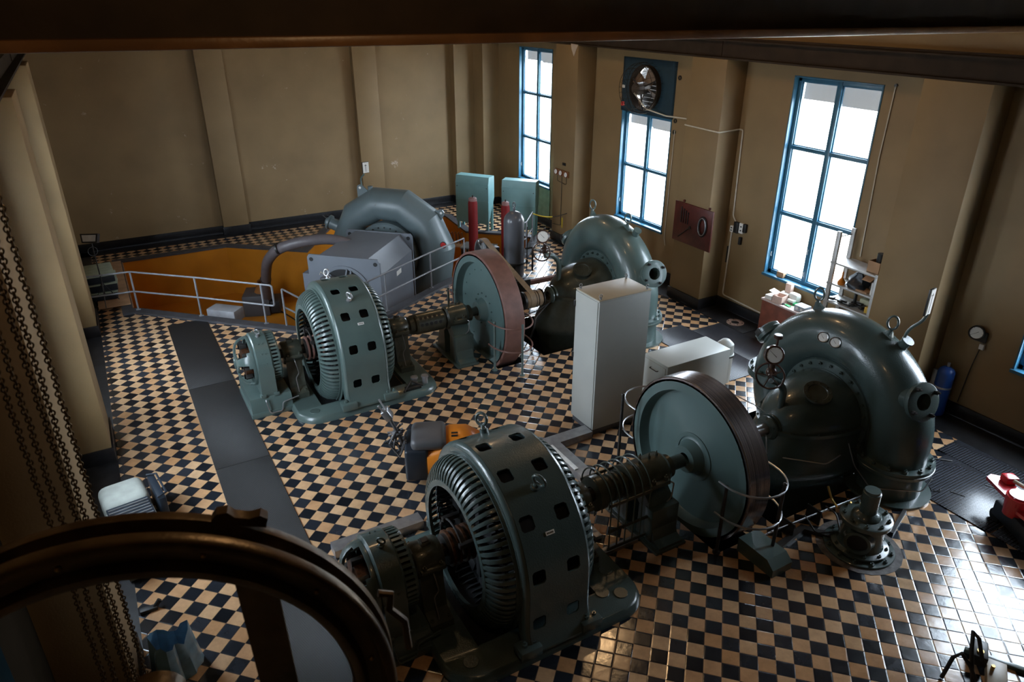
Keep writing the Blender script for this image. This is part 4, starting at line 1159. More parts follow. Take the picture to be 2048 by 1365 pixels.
# belt loop between the pulleys
c0, r0_, c1, r1_ = V((0, YFAR, ZF)), .192, V((0, 14.6, 1.32)), .366
d = (c1-c0); L = d.length; e = d/L; nn = V((0, -e.z, e.y)); be = math.asin((r1_-r0_)/L); pts = []
ang0 = atan2(e.z, e.y)
for i in range(13):
    a = ang0 + pi/2+be + (pi-2*be)*i/12; pts.append(V((0, c0.y+r0_*cos(a), c0.z+r0_*sin(a))))
for i in range(17):
    a = ang0 - pi/2-be + (pi+2*be)*i/16; pts.append(V((0, c1.y+r1_*cos(a), c1.z+r1_*sin(a))))
b = MB(); rings = []
for i, p in enumerate(pts):
    t = (pts[(i+1) % len(pts)]-pts[i-1]).normalized(); n_ = V((0, -t.z, t.y))
    rings.append(b.ring([V((7.50, p.y, p.z)), V((7.64, p.y, p.z)), V((7.64, p.y+n_.y*.007, p.z+n_.z*.007)), V((7.50, p.y+n_.y*.007, p.z+n_.z*.007))]))
b.skin(rings, loop=True); tag(b.build('drive_belt', BELT), 'tan leather drive belt rising from the far shaft to the governor pulley', 'belt')
g = thing('air_vessel', 'tall dark grey domed pressure vessel beside the belt', 'pressure vessel', (8.34, 14.5, 1.04))
b = MB(); pr = [(1.04, 0), (1.04, .25)]; 
for i in range(9): a = pi/2*i/8; pr.append((2.03+.25*sin(a), .25*cos(a)))
b.lathe([(0.62, 0), (.62, .30), (.66, .30), (.67, .25)] + pr[2:], (8.34, 14.5, 0), (0, 0, 1), 40); b.build('shell', GREY, g)
b = MB(); b.cyl((8.34, 14.5, 2.26), (8.34, 14.5, 2.36), .03, 12); b.tube(arc((8.34, 14.5, 2.43), .055, 0, 2*pi, 18, (0, 0, 1), (0, 1, 0))[:-1], .013, 8, loop=True); b.build('lifting_eye', GREY, g)
b = MB(); b.tube([(8.62, 14.35, .8), (8.62, 14.35, 1.9)], .012, 8); b.box(8.60, 8.64, 14.33, 14.37, 1.0, 1.06); b.tube(smoothpath([(8.58, 14.35, 1.35), (8.78, 14.35, 1.35), (8.78, 14.35, .75)], .04), .025, 8); b.build('sight_glass_pipe', STLD, g)
pipe_thing('oil_pipe', 'thick red-brown pipe running from the governor to the far turbine', [(8.62, 14.42, .42), (9.6, 14.42, .42), (9.6, 13.9, .42)], .075, RED, k=.15)

# ------------------------------------------------------------------ big turbine and housing in the pit
C3 = V((4.64, 16.35, 0)); UZ = V((0, 0, 1))
def L3(s, a, z): return C3 + PX*s + AX*a + UZ*z
g = thing('pit_generator', 'large blue-grey box-shaped generator housing standing in the orange pit', 'generator', C3 + AX*1.1 - UZ*1.48)
def hexa(b, F):
    """F: two rings of four points"""
    a = b.ring(F[0]); c = b.ring(F[1]); return b.skin([a, c])
b = MB(); hw, zt, zb = .92, 1.18, -1.42
pol = [(-.66, zt), (.62, zt), (.92, zt-.42), (.92, zb), (-.92, zb), (-.92, zt-.30)]
b.prism(pol, C3+AX*.03, PX, UZ, AX, 2.15); b.build('housing', BOXG, g, 20)
for a0, t in ((0, .05), (2.15, .05)):
    b = MB(); pol = [(-.95, zb), (.95, zb), (.95, zt-.06), (.90, zt+.02), (-.90, zt+.02), (-.95, zt-.06)]
    b.prism(pol, C3+AX*a0, PX, UZ, AX, t); pl = b.build('end_plate', BOXG, g, 20)
    q = MB()
    for s_ in (-.84, .84):
        q.disc(L3(s_, a0-.012, zt-.10), AX, .05, .012, 20)
    q.build('lifting_hole', INNER, pl)
b = MB(); b.prism([(-.12, .0), (.12, 0), (.12, -1.2), (-.12, -1.2)], L3(-1.06, .1, .65), PX, UZ, AX, .9); b.build('terminal_box', BOXG, g, 20)
c = L3(.0, -.01, .30)
b = MB(); b.annulus(c-AX*.02, AX, .60, .68, .03, 56); b.disc(c-AX*.005, AX, .22, .02, 32); b.build('bearing_ring', BOXG, g)
b = MB(); b.disc(c-AX*.006, AX, .60, .008, 56); b.build('air_intake', INNER, g)
for k in range(6):
    a = 2*pi*k/6+.26; u = PX*cos(a)+UZ*sin(a); v = AX.cross(u)
    for s_ in (-1, 1):
        b = MB(); b.prism([(-.018, .20), (.018, .20), (.018, .62), (-.018, .62)], c-AX*.05+v*.055*s_, v, u, AX, .045); b.build('spider_arm', BOXG, g)
b = MB()
for k in range(3):
    p = c + PX*(-.62+.10*k) + UZ*(.42-.10*k) - AX*.06
    b.tube([p, p+UZ*.10+PX*.06-AX*.04, p+UZ*.02+PX*.16-AX*.05, p-UZ*.08+PX*.10-AX*.04, p-UZ*.03+PX*.24-AX*.02], .010, 6)
b.build('cable_loop', WCABLE, g)
b = MB(); b.box(-.16, .16, -.10, .10, 0, .14, .02, Matrix.Translation(c-AX*.16+PX*(-.36)+UZ*.28) @ Matrix.Rotation(radians(-43.6), 4, 'Z')); b.build('sensor_box', GPL, g)
b = MB(); b.box(0, .30, 0, .004, 0, .12, 0, Matrix.Translation(L3(.925, 1.05, .42)) @ Matrix.Rotation(radians(90-43.6), 4, 'Z')); b.build('name_plate', PAPER, g)

g = thing('pit_turbine', 'big blue-grey faceted spiral turbine rising from the pit near the back wall', 'turbine', C3 + AX*3.1 - UZ*1.48)
b = MB(); path = []; rad = []; rings = []; NS = 9; cz = .38; cs = -.05; Rm = 1.36
for i in range(NS+1):
    a = radians(-58) + radians(292)*i/NS
    r = .36 + .20*i/NS*0 + .16*(1-abs(i/NS-.0))*1.0
    cc = L3(cs+Rm*cos(a), 3.1, cz+Rm*sin(a)); u = PX*cos(a)+UZ*sin(a)
    k = 1/cos(radians(292)/NS/2); rings.append(b.ring([cc + u*(r*k*cos(2*pi*j/24)) + AX*(r*1.05*sin(2*pi*j/24)) for j in range(24)]))
b.skin(rings); b.build('scroll_casing', BLUG, g, 20)
b = MB(); b.lathe([(0, .45), (0, .86), (.05, .90), (.35, .90), (.35, .45)], L3(cs, 2.66, cz), AX, 56, closedprof=True); b.disc(L3(cs, 2.70, cz), AX, .5, .05, 32); b.build('cover_flange', BLUG, g)
bolts(g, STLD, L3(cs, 2.66, cz), -AX, .78, 28, .022, .02, name='flange_bolt'); bolts(g, STLD, L3(cs, 2.66, cz), -AX, .62, 20, .018, .02, name='flange_bolt')
for a in (radians(115), radians(38)):
    u = PX*cos(a)+UZ*sin(a); t_ = PX*-sin(a)+UZ*cos(a); p = L3(cs+1.80*cos(a), 3.06, cz+1.80*sin(a))
    b = MB(); b.prism([(-.20, -.10), (.20, -.10), (.08, .16), (.04, .20), (-.04, .20), (-.08, .16)], p, t_, u, AX, .04); lg = b.build('lifting_lug', BLUG, g)
    q = MB(); q.disc(p+u*.12-AX*.004, AX, .035, .006, 16); q.build('lug_hole', DIAL, lg)
a = radians(160); u = PX*cos(a)+UZ*sin(a); p = L3(cs+1.75*cos(a), 3.1, cz+1.75*sin(a))
b = MB(); b.lathe([(-.1, .17), (.18, .16), (.2, .21), (.26, .21), (.26, .12), (.34, .1), (.34, 0)], p, u, 28); b.build('side_nozzle', BLUG, g)
b = MB(); b.tube([p+u*.3+PX*.1, p+u*.5+PX*.05+UZ*.1, p+u*.42+PX*.16+UZ*.14], .02, 8); b.build('small_valve', STLD, g)
b = MB(); b.cyl(L3(cs-.52, 3.1, cz+1.55), L3(cs-.52, 3.1, cz+1.79), .07, 16); b.build('crown_plug', BLUG, g)
a = radians(8); u = PX*cos(a)+UZ*sin(a)
b = MB(); p = L3(cs+1.74*cos(radians(14)), 2.82, cz+1.74*sin(radians(14))); b.disc(p-AX*.15, -AX, .09, .03, 24); b.build('warning_button', INK, g)
b = MB(); b.disc(p-AX*.181, -AX, .075, .01, 24); b.build('round_sticker', REDM, g)
b = MB(); b.lathe([(-1.86, .95), (-1.0, .8), (-.5, .72), (-.5, .5)], L3(cs+Rm*.2, 3.1, cz), UZ, 32); b.build('outlet_base', BLUG, g)
indicator('white level indicator on a bent wire arm above the pit turbine', None, [tuple(L3(-.80, 3.06, 2.18)), tuple(L3(-.82, 3.06, 2.38)), tuple(L3(-.70, 3.06, 2.50))], tuple(L3(-.64, 3.06, 2.68)), (.15, -.98, .1), .20, .30, GRN, tuple(L3(-.80, 3.06, 2.0)))

# fat duct from blower to housing
g = thing('cooling_duct', 'fat grey duct arching from the blower box up to the housing in the pit', 'duct', (3.2, 18.6, -1.0))
pts = [(3.42, 20.2, -.95), (3.36, 19.6, -.20), (3.34, 18.9, .55), (3.55, 18.35, 1.02), (4.1, 18.0, 1.22), (4.7, 17.85, 1.24), (5.1, 17.75, 1.14), (5.45, 17.6, .95)]
b = MB(); b.tube(smoothpath(pts, .3, 4), .135, 20); b.build('hose', PIPEG, g)
b = MB()
for k in range(2): p = V(pts[1+k*2]); q = V(pts[2+k*2]); t = (q-p).normalized(); b.annulus(p-t*.02, t, .13, .15, .05, 24)
b.build('hose_clamp', STLD, g)
g = thing('blower', 'grey square blower box on the pit floor under the duct', 'blower', (3.4, 20.5, -1.48))
MTB = Matrix.Translation((3.35, 20.5, -1.48)) @ Matrix.Rotation(radians(-20), 4, 'Z')
b = MB(); b.box(-.5, .22, -.4, .4, 0, .62, .02, MTB); b.build('case', KERB if False else GPL, g)
b = MB(); b.box(.22, .5, -.33, .33, .05, .4, .01, MTB); b.build('motor', BLK, g)
b = MB(); b.lathe([(0, .26), (.1, .22), (.32, .15), (.36, .15)], MTB @ V((0.05, 0, .60)), (0, -.2, 1), 24); b.build('cone', mat('rusty_orange_cone', (.30, .12, .03), .5), g)
pipe_thing('power_cable', 'dark cable trailing over the pit floor from the blower', [(3.75, 20.2, -1.46), (3.9, 19.6, -1.46), (4.0, 19.1, -1.46), (4.3, 18.5, -1.46), (4.5, 17.9, -1.46)], .018, BLK, 'cable', .2)
b = MB(); b.box(-.38, .38, -.20, .20, 0, .30, .015, Matrix.Translation((1.95, 17.55, -.30+.0)) @ Matrix.Rotation(radians(-44), 4, 'Z'))
g = tag(b.build('junction_box', mat('pale_grey_box_paint', (.33, .34, .36), .45)), 'pale grey box fixed to the pit wall below the front railing', 'box')

# ------------------------------------------------------------------ railings
def rail(name, label, posts, z0=.055, h=.965, mid=.47, r=.021, ext0=None, ext1=None, loop_end=False):
    g = thing(name, label, 'railing', (posts[0][0], posts[0][1], z0))
    for (x, y) in posts:
        b = MB(); b.cyl((x, y, z0), (x, y, z0+h), r, 10); b.box(x-.05, x+.05, y-.03, y+.03, z0, z0+.02); b.build('post', RAILP, g)
    P = [V((x, y, 0)) for x, y in posts]
    if ext0: P = [V((*ext0, 0))] + P
    if ext1: P = P + [V((*ext1, 0))]
    if loop_end:
        e = P[-1]; d = (P[-1]-P[-2]).normalized(); P2 = P + [e+d*.28]
        top = [p+V((0, 0, z0+h)) for p in P2]; low = [p+V((0, 0, z0+mid)) for p in P2]
        path = smoothpath(top + low[::-1], .06, 4); b = MB(); b.tube(path, r, 10); b.build('rail', RAILP, g)
    else:
        for z in (h, mid):
            b = MB(); b.tube(smoothpath([p+V((0, 0, z0+z)) for p in P], .04), r, 10); b.build('rail', RAILP, g)
    return g
rail('railing', 'grey two-bar railing along the front kerb of the pit, left part', [(.11, 18.30), (1.37, 17.16), (2.60, 15.95)], ext0=(-1.38, 18.45), loop_end=True)
g = thing('railing', 'short grey stair rail sloping down into the pit beside the far generator', 'railing', (2.98, 15.62, .055))
b = MB(); b.cyl((2.98, 15.62, .055), (2.98, 15.62, .94), .021, 10); b.build('post', RAILP, g)
for z in (.94, .50):
    b = MB(); b.tube(smoothpath([(2.98, 15.62, z-.03), (2.99, 15.63, z), (3.5, 15.5, z-.38), (3.75, 15.45, z-.6)], .03), .021, 8); b.build('rail', RAILP, g)
rail('railing', 'grey two-bar railing on the kerb between the pit generator housing and the flywheel', [(5.28, 15.24), (6.82, 16.12), (8.1, 16.78)], ext0=(4.1, 14.55))
rail('railing', 'grey railing on the right edge of the pit by the rope', [(10.35, 17.28), (11.05, 18.1)], ext0=(9.5, 17.02))
# rope with sign tape
p0, p1 = V((11.05, 18.1, .98)), V((11.93, 17.55, 1.0)); pts = []
for i in range(13):
    t = i/12; q = p0.lerp(p1, t); q.z -= .22*4*t*(1-t)*.5; pts.append(q)
g = thing('barrier_rope', 'yellow and dark barrier rope from the pit railing to the pilaster', 'rope', p0)
b = MB(); b.tube(pts[:8], .018, 8); b.build('yellow_rope', YELR, g)
b = MB(); b.tube(pts[7:], .012, 8); b.build('chain_link_part', STLD, g)
b = MB(); b.box(11.80, 11.815, 17.60, 17.64, .55, .86); b.build('yellow_tape', YELR, g)

# ------------------------------------------------------------------ things by the back wall
def teal_cabinet(label, p, q, dep, h, tilt):
    """front edge p->q (plan), depth vector"""
    g = thing('switch_cabinet', label, 'cabinet', (p[0], p[1], 0), 'turquoise cabinets')
    p, q = V((*p, 0)), V((*q, 0)); u = (q-p).normalized(); w_ = (q-p).length; d = V((-u.y, u.x, 0)); d = d if d.x+d.y > 0 else -d
    b = MB()
    side = [(0, .26), (0, h-.22), (.05, h), (dep-.02, h), (dep, h-.03), (dep, 1.05)]
    b.prism(side, p, d, UZ, u, w_); b.build('body', TEAL, g, 20)
    for zq in (h-.24, .98):
        b = MB(); b.prism([(0, 0), (w_, 0), (w_, .025), (0, .025)], p-d*.012+UZ*zq, u, UZ, d, .012); b.build('panel_seam', TEAL, g)
    for s_ in (0.02, w_-.10):
        for dd in (.03, dep-.08):
            b = MB(); b.prism([(0, 0), (.08, 0), (.08, 1.1 if dd > .1 else .6), (0, 1.1 if dd > .1 else .6)], p+u*s_+d*dd, u, UZ, d, .05); b.build('leg', TEAL, g)
    b = MB()
    for s_ in (.06, w_-.06): b.disc(p+u*s_-d*.012+UZ*(h-.34), d, .014, .01, 10)
    b.build('screws', INK, g)
teal_cabinet('turquoise cabinet on legs, left one, behind the first red cylinder', (9.80, 20.80), (10.48, 19.85), .42, 1.76, 0)
teal_cabinet('turquoise cabinet on legs, right one, below the far window', (10.72, 19.42), (11.46, 18.62), .42, 1.76, 0)
def red_cyl(label, x, y, z0, z1, r):
    g = thing('gas_cylinder', label, 'gas cylinder', (x, y, z0), 'red cylinders in the pit')
    b = MB(); b.lathe([(z0, 0), (z0, r), (z1-.16, r), (z1-.08, r*.82), (z1-.07, 0)], (x, y, 0), (0, 0, 1), 28); b.build('body', CYLR, g)
    b = MB(); b.lathe([(z1-.10, r*.86), (z1-.09, r*.88), (z1-.02, r*.84), (z1, r*.6), (z1, 0)], (x, y, 0), (0, 0, 1), 28); b.build('cap', mat('pale_red_cap', (.24, .12, .11), .6), g)
    b = MB(); b.cyl((x, y, z1), (x, y, z1+.06), .02, 8); b.build('valve_stem', STLD, g)
red_cyl('tall red gas cylinder standing in the pit before the left turquoise cabinet', 9.05, 18.10, -1.48, 1.72, .135)
red_cyl('red gas cylinder half hidden by the grey domed vessel', 9.95, 17.80, -1.48, 1.55, .125)
# pale platform and small table near the cylinders
g = thing('work_platform', 'pale steel platform and stand in the pit behind the belt pulley', 'platform', (9.6, 18.9, -1.48))
MP = Matrix.Translation((9.55, 18.75, 0)) @ Matrix.Rotation(radians(-43.6), 4, 'Z')
b = MB(); b.box(-.50, .52, -.30, .30, -.02, .03, .01, MP); b.build('top', GALV, g)
for sx in (-.45, .45):
    for sy in (-.26, .26):
        b = MB(); b.box(sx-.025, sx+.025, sy-.025, sy+.025, -1.48, -.02, 0, MP); b.build('leg', STLD, g)
g = thing('hose_rack', 'row of hanging thin pipes on a tan ledge left of the red cylinder', 'pipe rack', (9.3, 20.3, -1.48))
MP = Matrix.Translation((9.30, 20.35, 0)) @ Matrix.Rotation(radians(-43.6), 4, 'Z')
b = MB(); b.box(-.45, .65, -.20, .12, -.36, -.30, .01, MP); b.box(-.42, -.36, -.16, .1, -1.48, -.36, 0, MP); b.box(.56, .62, -.16, .1, -1.48, -.36, 0, MP); b.build('ledge', PLY, g)
b = MB()
for k in range(8):
    x = -.40+k*.11; b.tube([MP @ V((x, .0, -.30)), MP @ V((x, .02, .02)), MP @ V((x+.04, .10, .06)), MP @ V((x+.04, .14, -.28))], .011, 6)
b.build('pipes', STLD, g)

# plywood over the pit corner with a heap of panels and a tripod work light
b = MB(); b.box(-.72, -.02, 18.75, 22.4, .055, .075, .003); tag(b.build('plywood_sheet', PLY), 'tan plywood sheet lying along the left edge of the pit', 'plywood sheet')
b = MB(); b.box(-.02, .03, 18.6, 22.4, .0, .02); tag(b.build('plank', PLY), 'thin plank edge beside the plywood sheet', 'plank')
for k, (dx, z, m_, lb) in enumerate(((0, .08, NAVY, 'dark panel at the bottom of the heap on the plywood'), (.02, .30, NAVY, 'dark panel in the middle of the heap on the plywood'), (-.02, .52, NAVY, 'dark panel on top of the heap on the plywood'))):
    MK = Matrix.Translation((-.55+dx, 19.75, z)) @ Matrix.Rotation(radians(3*k-3), 4, 'Z')
    g = thing('panel', lb, 'panel', (-.55, 19.75, z), 'heaped panels')
    b = MB(); b.box(-.28, .32, -.48, .48, 0, .18, .02, MK); b.build('core', m_, g)
    b = MB(); b.box(-.30, .34, -.52, .52, .18, .205, .006, MK); b.build('pale_cover', mat('pale_green_sheet', (.35, .42, .33), .6), g)
g = thing('work_light', 'black floodlight on a thin tripod in front of the panel heap', 'work light', (-.58, 18.95, .08))
px_, py_ = -.52, 19.05
b = MB(); b.cyl((px_, py_, .25), (px_, py_, 1.62), .014, 8); b.build('pole', STLD, g)
for k in range(3):
    a = 2*pi*k/3+.4; b = MB(); b.tube([(px_, py_, .62), (px_+.30*cos(a), py_+.36*sin(a), .085)], .011, 6); b.build('leg', STLD, g)
ML = Matrix.Translation((px_-.0, py_, 1.72)) @ Matrix.Rotation(radians(-25), 4, 'Z') @ Matrix.Rotation(radians(-20), 4, 'X')
b = MB(); b.prism([(-.17, -.10), (.17, -.10), (.20, .11), (-.20, .11)], ML @ V((0, .05, 0)), ML.to_3x3() @ V((1, 0, 0)), ML.to_3x3() @ V((0, 0, 1)), ML.to_3x3() @ V((0, -1, 0)), .12); b.build('lamp_head', BLK, g)
b = MB(); b.prism([(-.14, -.07), (.14, -.07), (.16, .08), (-.16, .08)], ML @ V((0, -.071, 0)), ML.to_3x3() @ V((1, 0, 0)), ML.to_3x3() @ V((0, 0, 1)), ML.to_3x3() @ V((0, -1, 0)), .005); b.build('lamp_glass', mat('lamp_glass', (.55, .52, .48), .2), g)
b = MB(); b.tube(arc((px_-.02, py_-.03, 1.42), .10, 0, 2*pi*1.8, 26, (1, .3, 0), (0, .2, 1)), .009, 6); b.build('coiled_cable', BLK, g)

# ------------------------------------------------------------------ white cabinets and ducts
g = thing('tall_cabinet', 'tall white control cabinet between the two machines', 'cabinet', (6.98, 8.84, 0))
x0, x1, y0_, y1_ = 6.44, 7.48, 8.46, 9.12
b = MB(); b.box(x0+.02, x1-.02, y0_+.02, y1_-.02, 0, .10); b.build('plinth', GPL, g)
b = MB(); b.box(x0, x1, y0_+.012, y1_, .10, 2.50, .006); bd = b.build('body', WHITE, g)
b = MB(); b.box(x0-.012, x0-.001, y0_+.035, y1_-.01, .12, 2.48, .004); b.build('door', WHITE, g)
b = MB(); b.box(x0, x1, y0_, y0_+.010, .12, 2.48, .004); b.build('side_panel', WHITE, g)
b = MB(); b.box(x0-.005, x1+.005, y0_-.002, y1_+.005, 2.50, 2.52, .005); b.build('top', CREAM, g)
for (x, y) in ((x0+.05, y0_+.05), (x1-.05, y0_+.05), (x0+.05, y1_-.05), (x1-.05, y1_-.05)):
    b = MB(); b.cyl((x, y, 2.52), (x, y, 2.545), .02, 12); b.tube(arc((x, y, 2.575), .026, 0, 2*pi, 16, (0, 0, 1), (1, 0, 0))[:-1], .008, 6, loop=True); b.build('lifting_eye', GALV, g)
for z in (.35, 1.25, 2.2):
    b = MB(); b.box(x0-.03, x0, y1_-.02, y1_+.025, z, z+.10, .004); b.build('hinge', BLK, g)
g = thing('low_cabinet', 'low white cabinet standing behind the tall one', 'cabinet', (8.85, 8.9, 0))
b = MB(); b.box(8.12, 9.66, 8.55, 9.22, .08, .86, .02); b.build('body', WHITE, g)
b = MB(); b.box(8.16, 9.62, 8.59, 9.18, 0, .09); b.build('plinth', GPL, g)
b = MB(); b.box(8.105, 8.12, 8.60, 9.17, .12, .80, .004); b.build('door', WHITE, g)
b = MB(); b.tube(smoothpath([(8.10, 8.78, .68), (8.06, 8.78, .68), (8.06, 8.98, .68), (8.10, 8.98, .68)], .02), .009, 6); b.build('handle', STLD, g)
g = thing('expansion_tank', 'rounded pale vessel peeping out behind the low white cabinet', 'tank', (9.82, 8.85, 0))
b = MB(); b.lathe([(0, 0), (0, .17), (.55, .17), (.56, .185), (.60, .185), (.61, .17), (.80, .16), (.88, .08), (.90, 0)], (9.84, 8.86, 0), (0, 0, 1), 24); b.build('shell', WHITE, g)
b = MB(); b.annulus((9.84, 8.86, .56), (0, 0, 1), .165, .195, .03, 24); b.build('clamp_ring', STLD, g)

def duct(label, pts, wd, h, m=GALV, lid=None):
    """floor cable duct with mitred corners"""
    b = MB(); P = [V((x, y, 0)) for x, y in pts]; rings = []
    for i, p in enumerate(P):
        a = (P[i]-P[i-1]).normalized() if i else (P[1]-P[0]).normalized()
        c = (P[i+1]-P[i]).normalized() if i < len(P)-1 else a
        n0 = V((-a.y, a.x, 0)); n1 = V((-c.y, c.x, 0)); bs = n0+n1; bs = bs/(bs.length_squared/2)
        rings.append(b.ring([p-bs*wd/2+V((0, 0, .001)), p+bs*wd/2+V((0, 0, .001)), p+bs*wd/2+V((0, 0, h)), p-bs*wd/2+V((0, 0, h))]))
    b.skin(rings); o = tag(b.build('cable_duct', m, smooth=10), label, 'cable duct'); return o
duct('galvanised floor duct lying behind the near generator and exciter', [(1.66, 7.79), (2.95, 7.79)], .22, .13)
duct('galvanised floor duct stepping from the tall cabinet round to the near coupling', [(6.40, 8.52), (5.62, 8.52), (5.62, 7.30)], .24, .13)
b = MB(); b.box(5.50, 5.57, 7.62, 8.38, .131, .150, .002); tag(b.build('window_reflection_strip', mat('window_reflection_white', (.85, .85, .83), .35)), 'white strip painting the window reflection on the stepped floor duct', 'strip')  # added white strip, stands in for the window mirrored on the duct
duct('narrow floor duct running under the near coupling cage', [(4.98, 7.25), (4.98, 6.25)], .10, .06)
duct('narrow floor duct crossing beneath the wire cage to the bearing foot', [(4.55, 5.98), (5.42, 5.98)], .10, .06)
pts = [(6.95, 4.80), (7.75, 5.02)]
duct('narrow dark floor duct from the guard post towards the sluice valve', [(6.95, 4.86), (7.62, 4.98), (7.86, 4.62)], .09, .06, STLD)
duct('low steel angle strip lying on the tiles right of the sluice valve', [(8.62, 4.28), (9.25, 4.50)], .05, .05, STLD)

# ------------------------------------------------------------------ sluice valve on the floor
vx, vy = 8.02, 4.36
g = thing('sluice_valve', 'squat dark valve body bolted to the tiles in the right foreground', 'valve', (vx, vy, 0))
b = MB(); b.disc((vx, vy, .0), (0, 0, 1), .46, .03, 48, .006); b.build('floor_flange', GRNN, g)
b = MB(); b.lathe([(.03, .30), (.05, .37), (.08, .37), (.10, .30), (.16, .275), (.44, .265), (.47, .33), (.53, .335), (.54, .32), (.54, .19), (.57, .18), (.60, .14), (.62, .115), (.92, .115), (.93, .10), (.96, .10), (.96, 0)], (vx, vy, 0), (0, 0, 1), 44); b.build('body', GRNN, g)
aa = radians(205)
dd = V((cos(aa), sin(aa), 0))
b = MB(); c = V((vx, vy, .27))+dd*.20; b.lathe([(0, .20), (.09, .17), (.12, .17), (.12, .13), (.05, .12)], c, dd, 32); b.build('port_ring', GRNN, g)
b = MB(); b.disc(c+dd*.08, dd, .135, .01, 28); b.build('port_opening', INNER, g)
bolts(g, GRNN, (vx, vy, .03), (0, 0, 1), .41, 12, .026, .032); bolts(g, GRNN, (vx, vy, .535), (0, 0, 1), .28, 9, .026, .035, .3); bolts(g, GRNN, (vx, vy, .08), (0, 0, 1), .335, 10, .022, .03, .2)
b = MB(); b.disc((vx, vy, .001), (0, 0, 1), .56, .004, 20); struct(b.build('trim_concrete_patch', CONC))
# pipe bundle between sluice valve and turbine
for k in range(3):
    pipe_thing('control_pipe', ['upper steel tube of the bundle behind the sluice valve', 'middle steel tube of the bundle behind the sluice valve', 'lower steel tube of the bundle behind the sluice valve'][k], [(7.0, 5.02+.05*k, .06+.07*(2-k)), (9.85, 4.86+.05*k, .06+.07*(2-k)), (9.85, 4.86+.05*k, .01)], .014, STLB)
pipe_thing('control_pipe', 'dark U-bent tube dropping from the bundle to the sluice valve', [(7.66, 5.02, .22), (7.60, 4.75, .12), (7.95, 4.62, .10), (8.05, 4.80, .25), (8.05, 4.98, .25)], .013, STLD)
pipe_thing('chain', 'brass-coloured fitting line hanging beside the sluice valve spindle', [(8.00, 4.98, .62), (8.02, 4.9, .45), (7.98, 4.75, .40), (8.0, 4.6, .60)], .016, BRASS, 'fitting', .03)
for k, x in enumerate((7.35, 7.9, 9.4)):
    b = MB(); b.box(x-.012, x+.012, 4.92, 5.16, 0.0, .24, .003); tag(b.build('pipe_clamp', STLD), ['pipe clamp nearest the flywheel guard', 'pipe clamp right behind the sluice valve', 'pipe clamp on the steel plate side of the tube bundle'][k], 'pipe clamp')

# wire tray between flywheel and near turbine (far side)
g = thing('wire_tray', 'wire cable tray standing behind the near flywheel', 'cable tray', (8.2, 7.55, 0))
for y in (7.30, 7.46, 7.62, 7.78):
    b = MB(); b.tube([(7.9, y, .0), (7.9, y, .42), (8.6, y, .42), (8.6, y, .0)], .008, 6); b.build('wire', STLD, g)
b = MB()
for z in (.12, .22, .32, .42):
    b.tube([(7.9, 7.28, z), (7.9, 7.80, z)], .008, 6); b.tube([(8.6, 7.28, z), (8.6, 7.80, z)], .008, 6)
for k in range(5): x = 7.9+.14*(k+1); b.tube([(x, 7.28, .42), (x, 7.80, .42)], .007, 6)
b.build('cross_wires', STLD, g)

# ------------------------------------------------------------------ electric pallet truck (orange)
g = thing('pallet_truck', 'orange and grey electric pallet truck parked behind the near generator', 'pallet truck', (3.75, 8.6, 0), rz=radians(-14))
MTk = Matrix.Translation((3.66, 8.78, 0)) @ Matrix.Rotation(radians(-24), 4, 'Z')
b = MB(); b.box(-.48, -.12, -.33, .33, .10, .66, .05, MTk, 3); b.build('chassis', NAVY, g)
b = MB(); b.box(-.38, .16, -.32, .32, .62, .82, .09, MTk, 4); b.build('battery_cover', GPL, g)
b = MB(); 
rings = []
for (x, hw_, zb_, zt_) in ((-.14, .35, .14, .60), (.02, .375, .14, .66), (.22, .38, .14, .76), (.48, .36, .14, .76), (.68, .29, .14, .66), (.80, .20, .16, .48)):
    rr_ = []
    for k in range(16):
        a = 2*pi*k/16; ca, sa = cos(a), sin(a)
        rr_.append(MTk @ V((x, hw_*(abs(ca)**.5)*(1 if ca >= 0 else -1), (zb_+zt_)/2+(zt_-zb_)/2*(abs(sa)**.5)*(1 if sa >= 0 else -1))))
    rings.append(b.ring(rr_))
b.skin(rings); b.build('hood', ORP, g, 50)
b = MB()
for yy in (-.10, -.02): b.box(.24, .34, yy-.02, yy+.02, .745, .768, .003, MTk)
b.build('vent_slots', INK, g)
for s_ in (-1, 1):
    b = MB(); b.box(.5, 1.5, s_*.2-.08, s_*.2+.08, .05, .12, .01, MTk); b.build('fork', STLD, g)
b = MB(); b.cyl(MTk @ V((-.30, -.06, .10)), MTk @ V((-.30, .06, .10)), .10, 20); b.build('drive_wheel', BLK, g)
b = MB(); b.tube([MTk @ V((-.42, 0, .35)), MTk @ V((-.58, 0, .80)), MTk @ V((-.70, 0, 1.12))], .028, 10); b.build('tiller', GPL, g)
b = MB(); hd = MTk @ V((-.72, 0, 1.16)); MH = Matrix.Translation(hd) @ Matrix.Rotation(radians(-24), 4, 'Z') @ Matrix.Rotation(radians(-30), 4, 'Y')
b.box(-.06, .06, -.09, .09, -.10, .08, .02, MH); b.build('tiller_head', STLB, g)
b = MB()
for s_ in (-1, 1): b.tube([MH @ V((0, s_*.06, .05)), MH @ V((0, s_*.10, .22))], .014, 8)
b.build('grips', GALV, g)
b = MB()
for k in range(7):
    rr_ = .12+.018*k; b.tube([MTk @ V((-.50-.03*(k % 3), .05*sin(k), .96-.03*k)), MTk @ V((-.66-.02*k, .18*cos(k*1.7), .72)), MTk @ V((-.56, .16*sin(k*2.3), .46)), MTk @ V((-.46, .10*cos(k), .62+.02*k))], .016, 8)
b.tube(arc(MTk @ V((-.60, .05, .56)), .14, 0, 2*pi, 24, (.6, .5, 0), (0, 0, 1))[:-1], .016, 8, loop=True)
b.build('charging_cables', GPL, g)

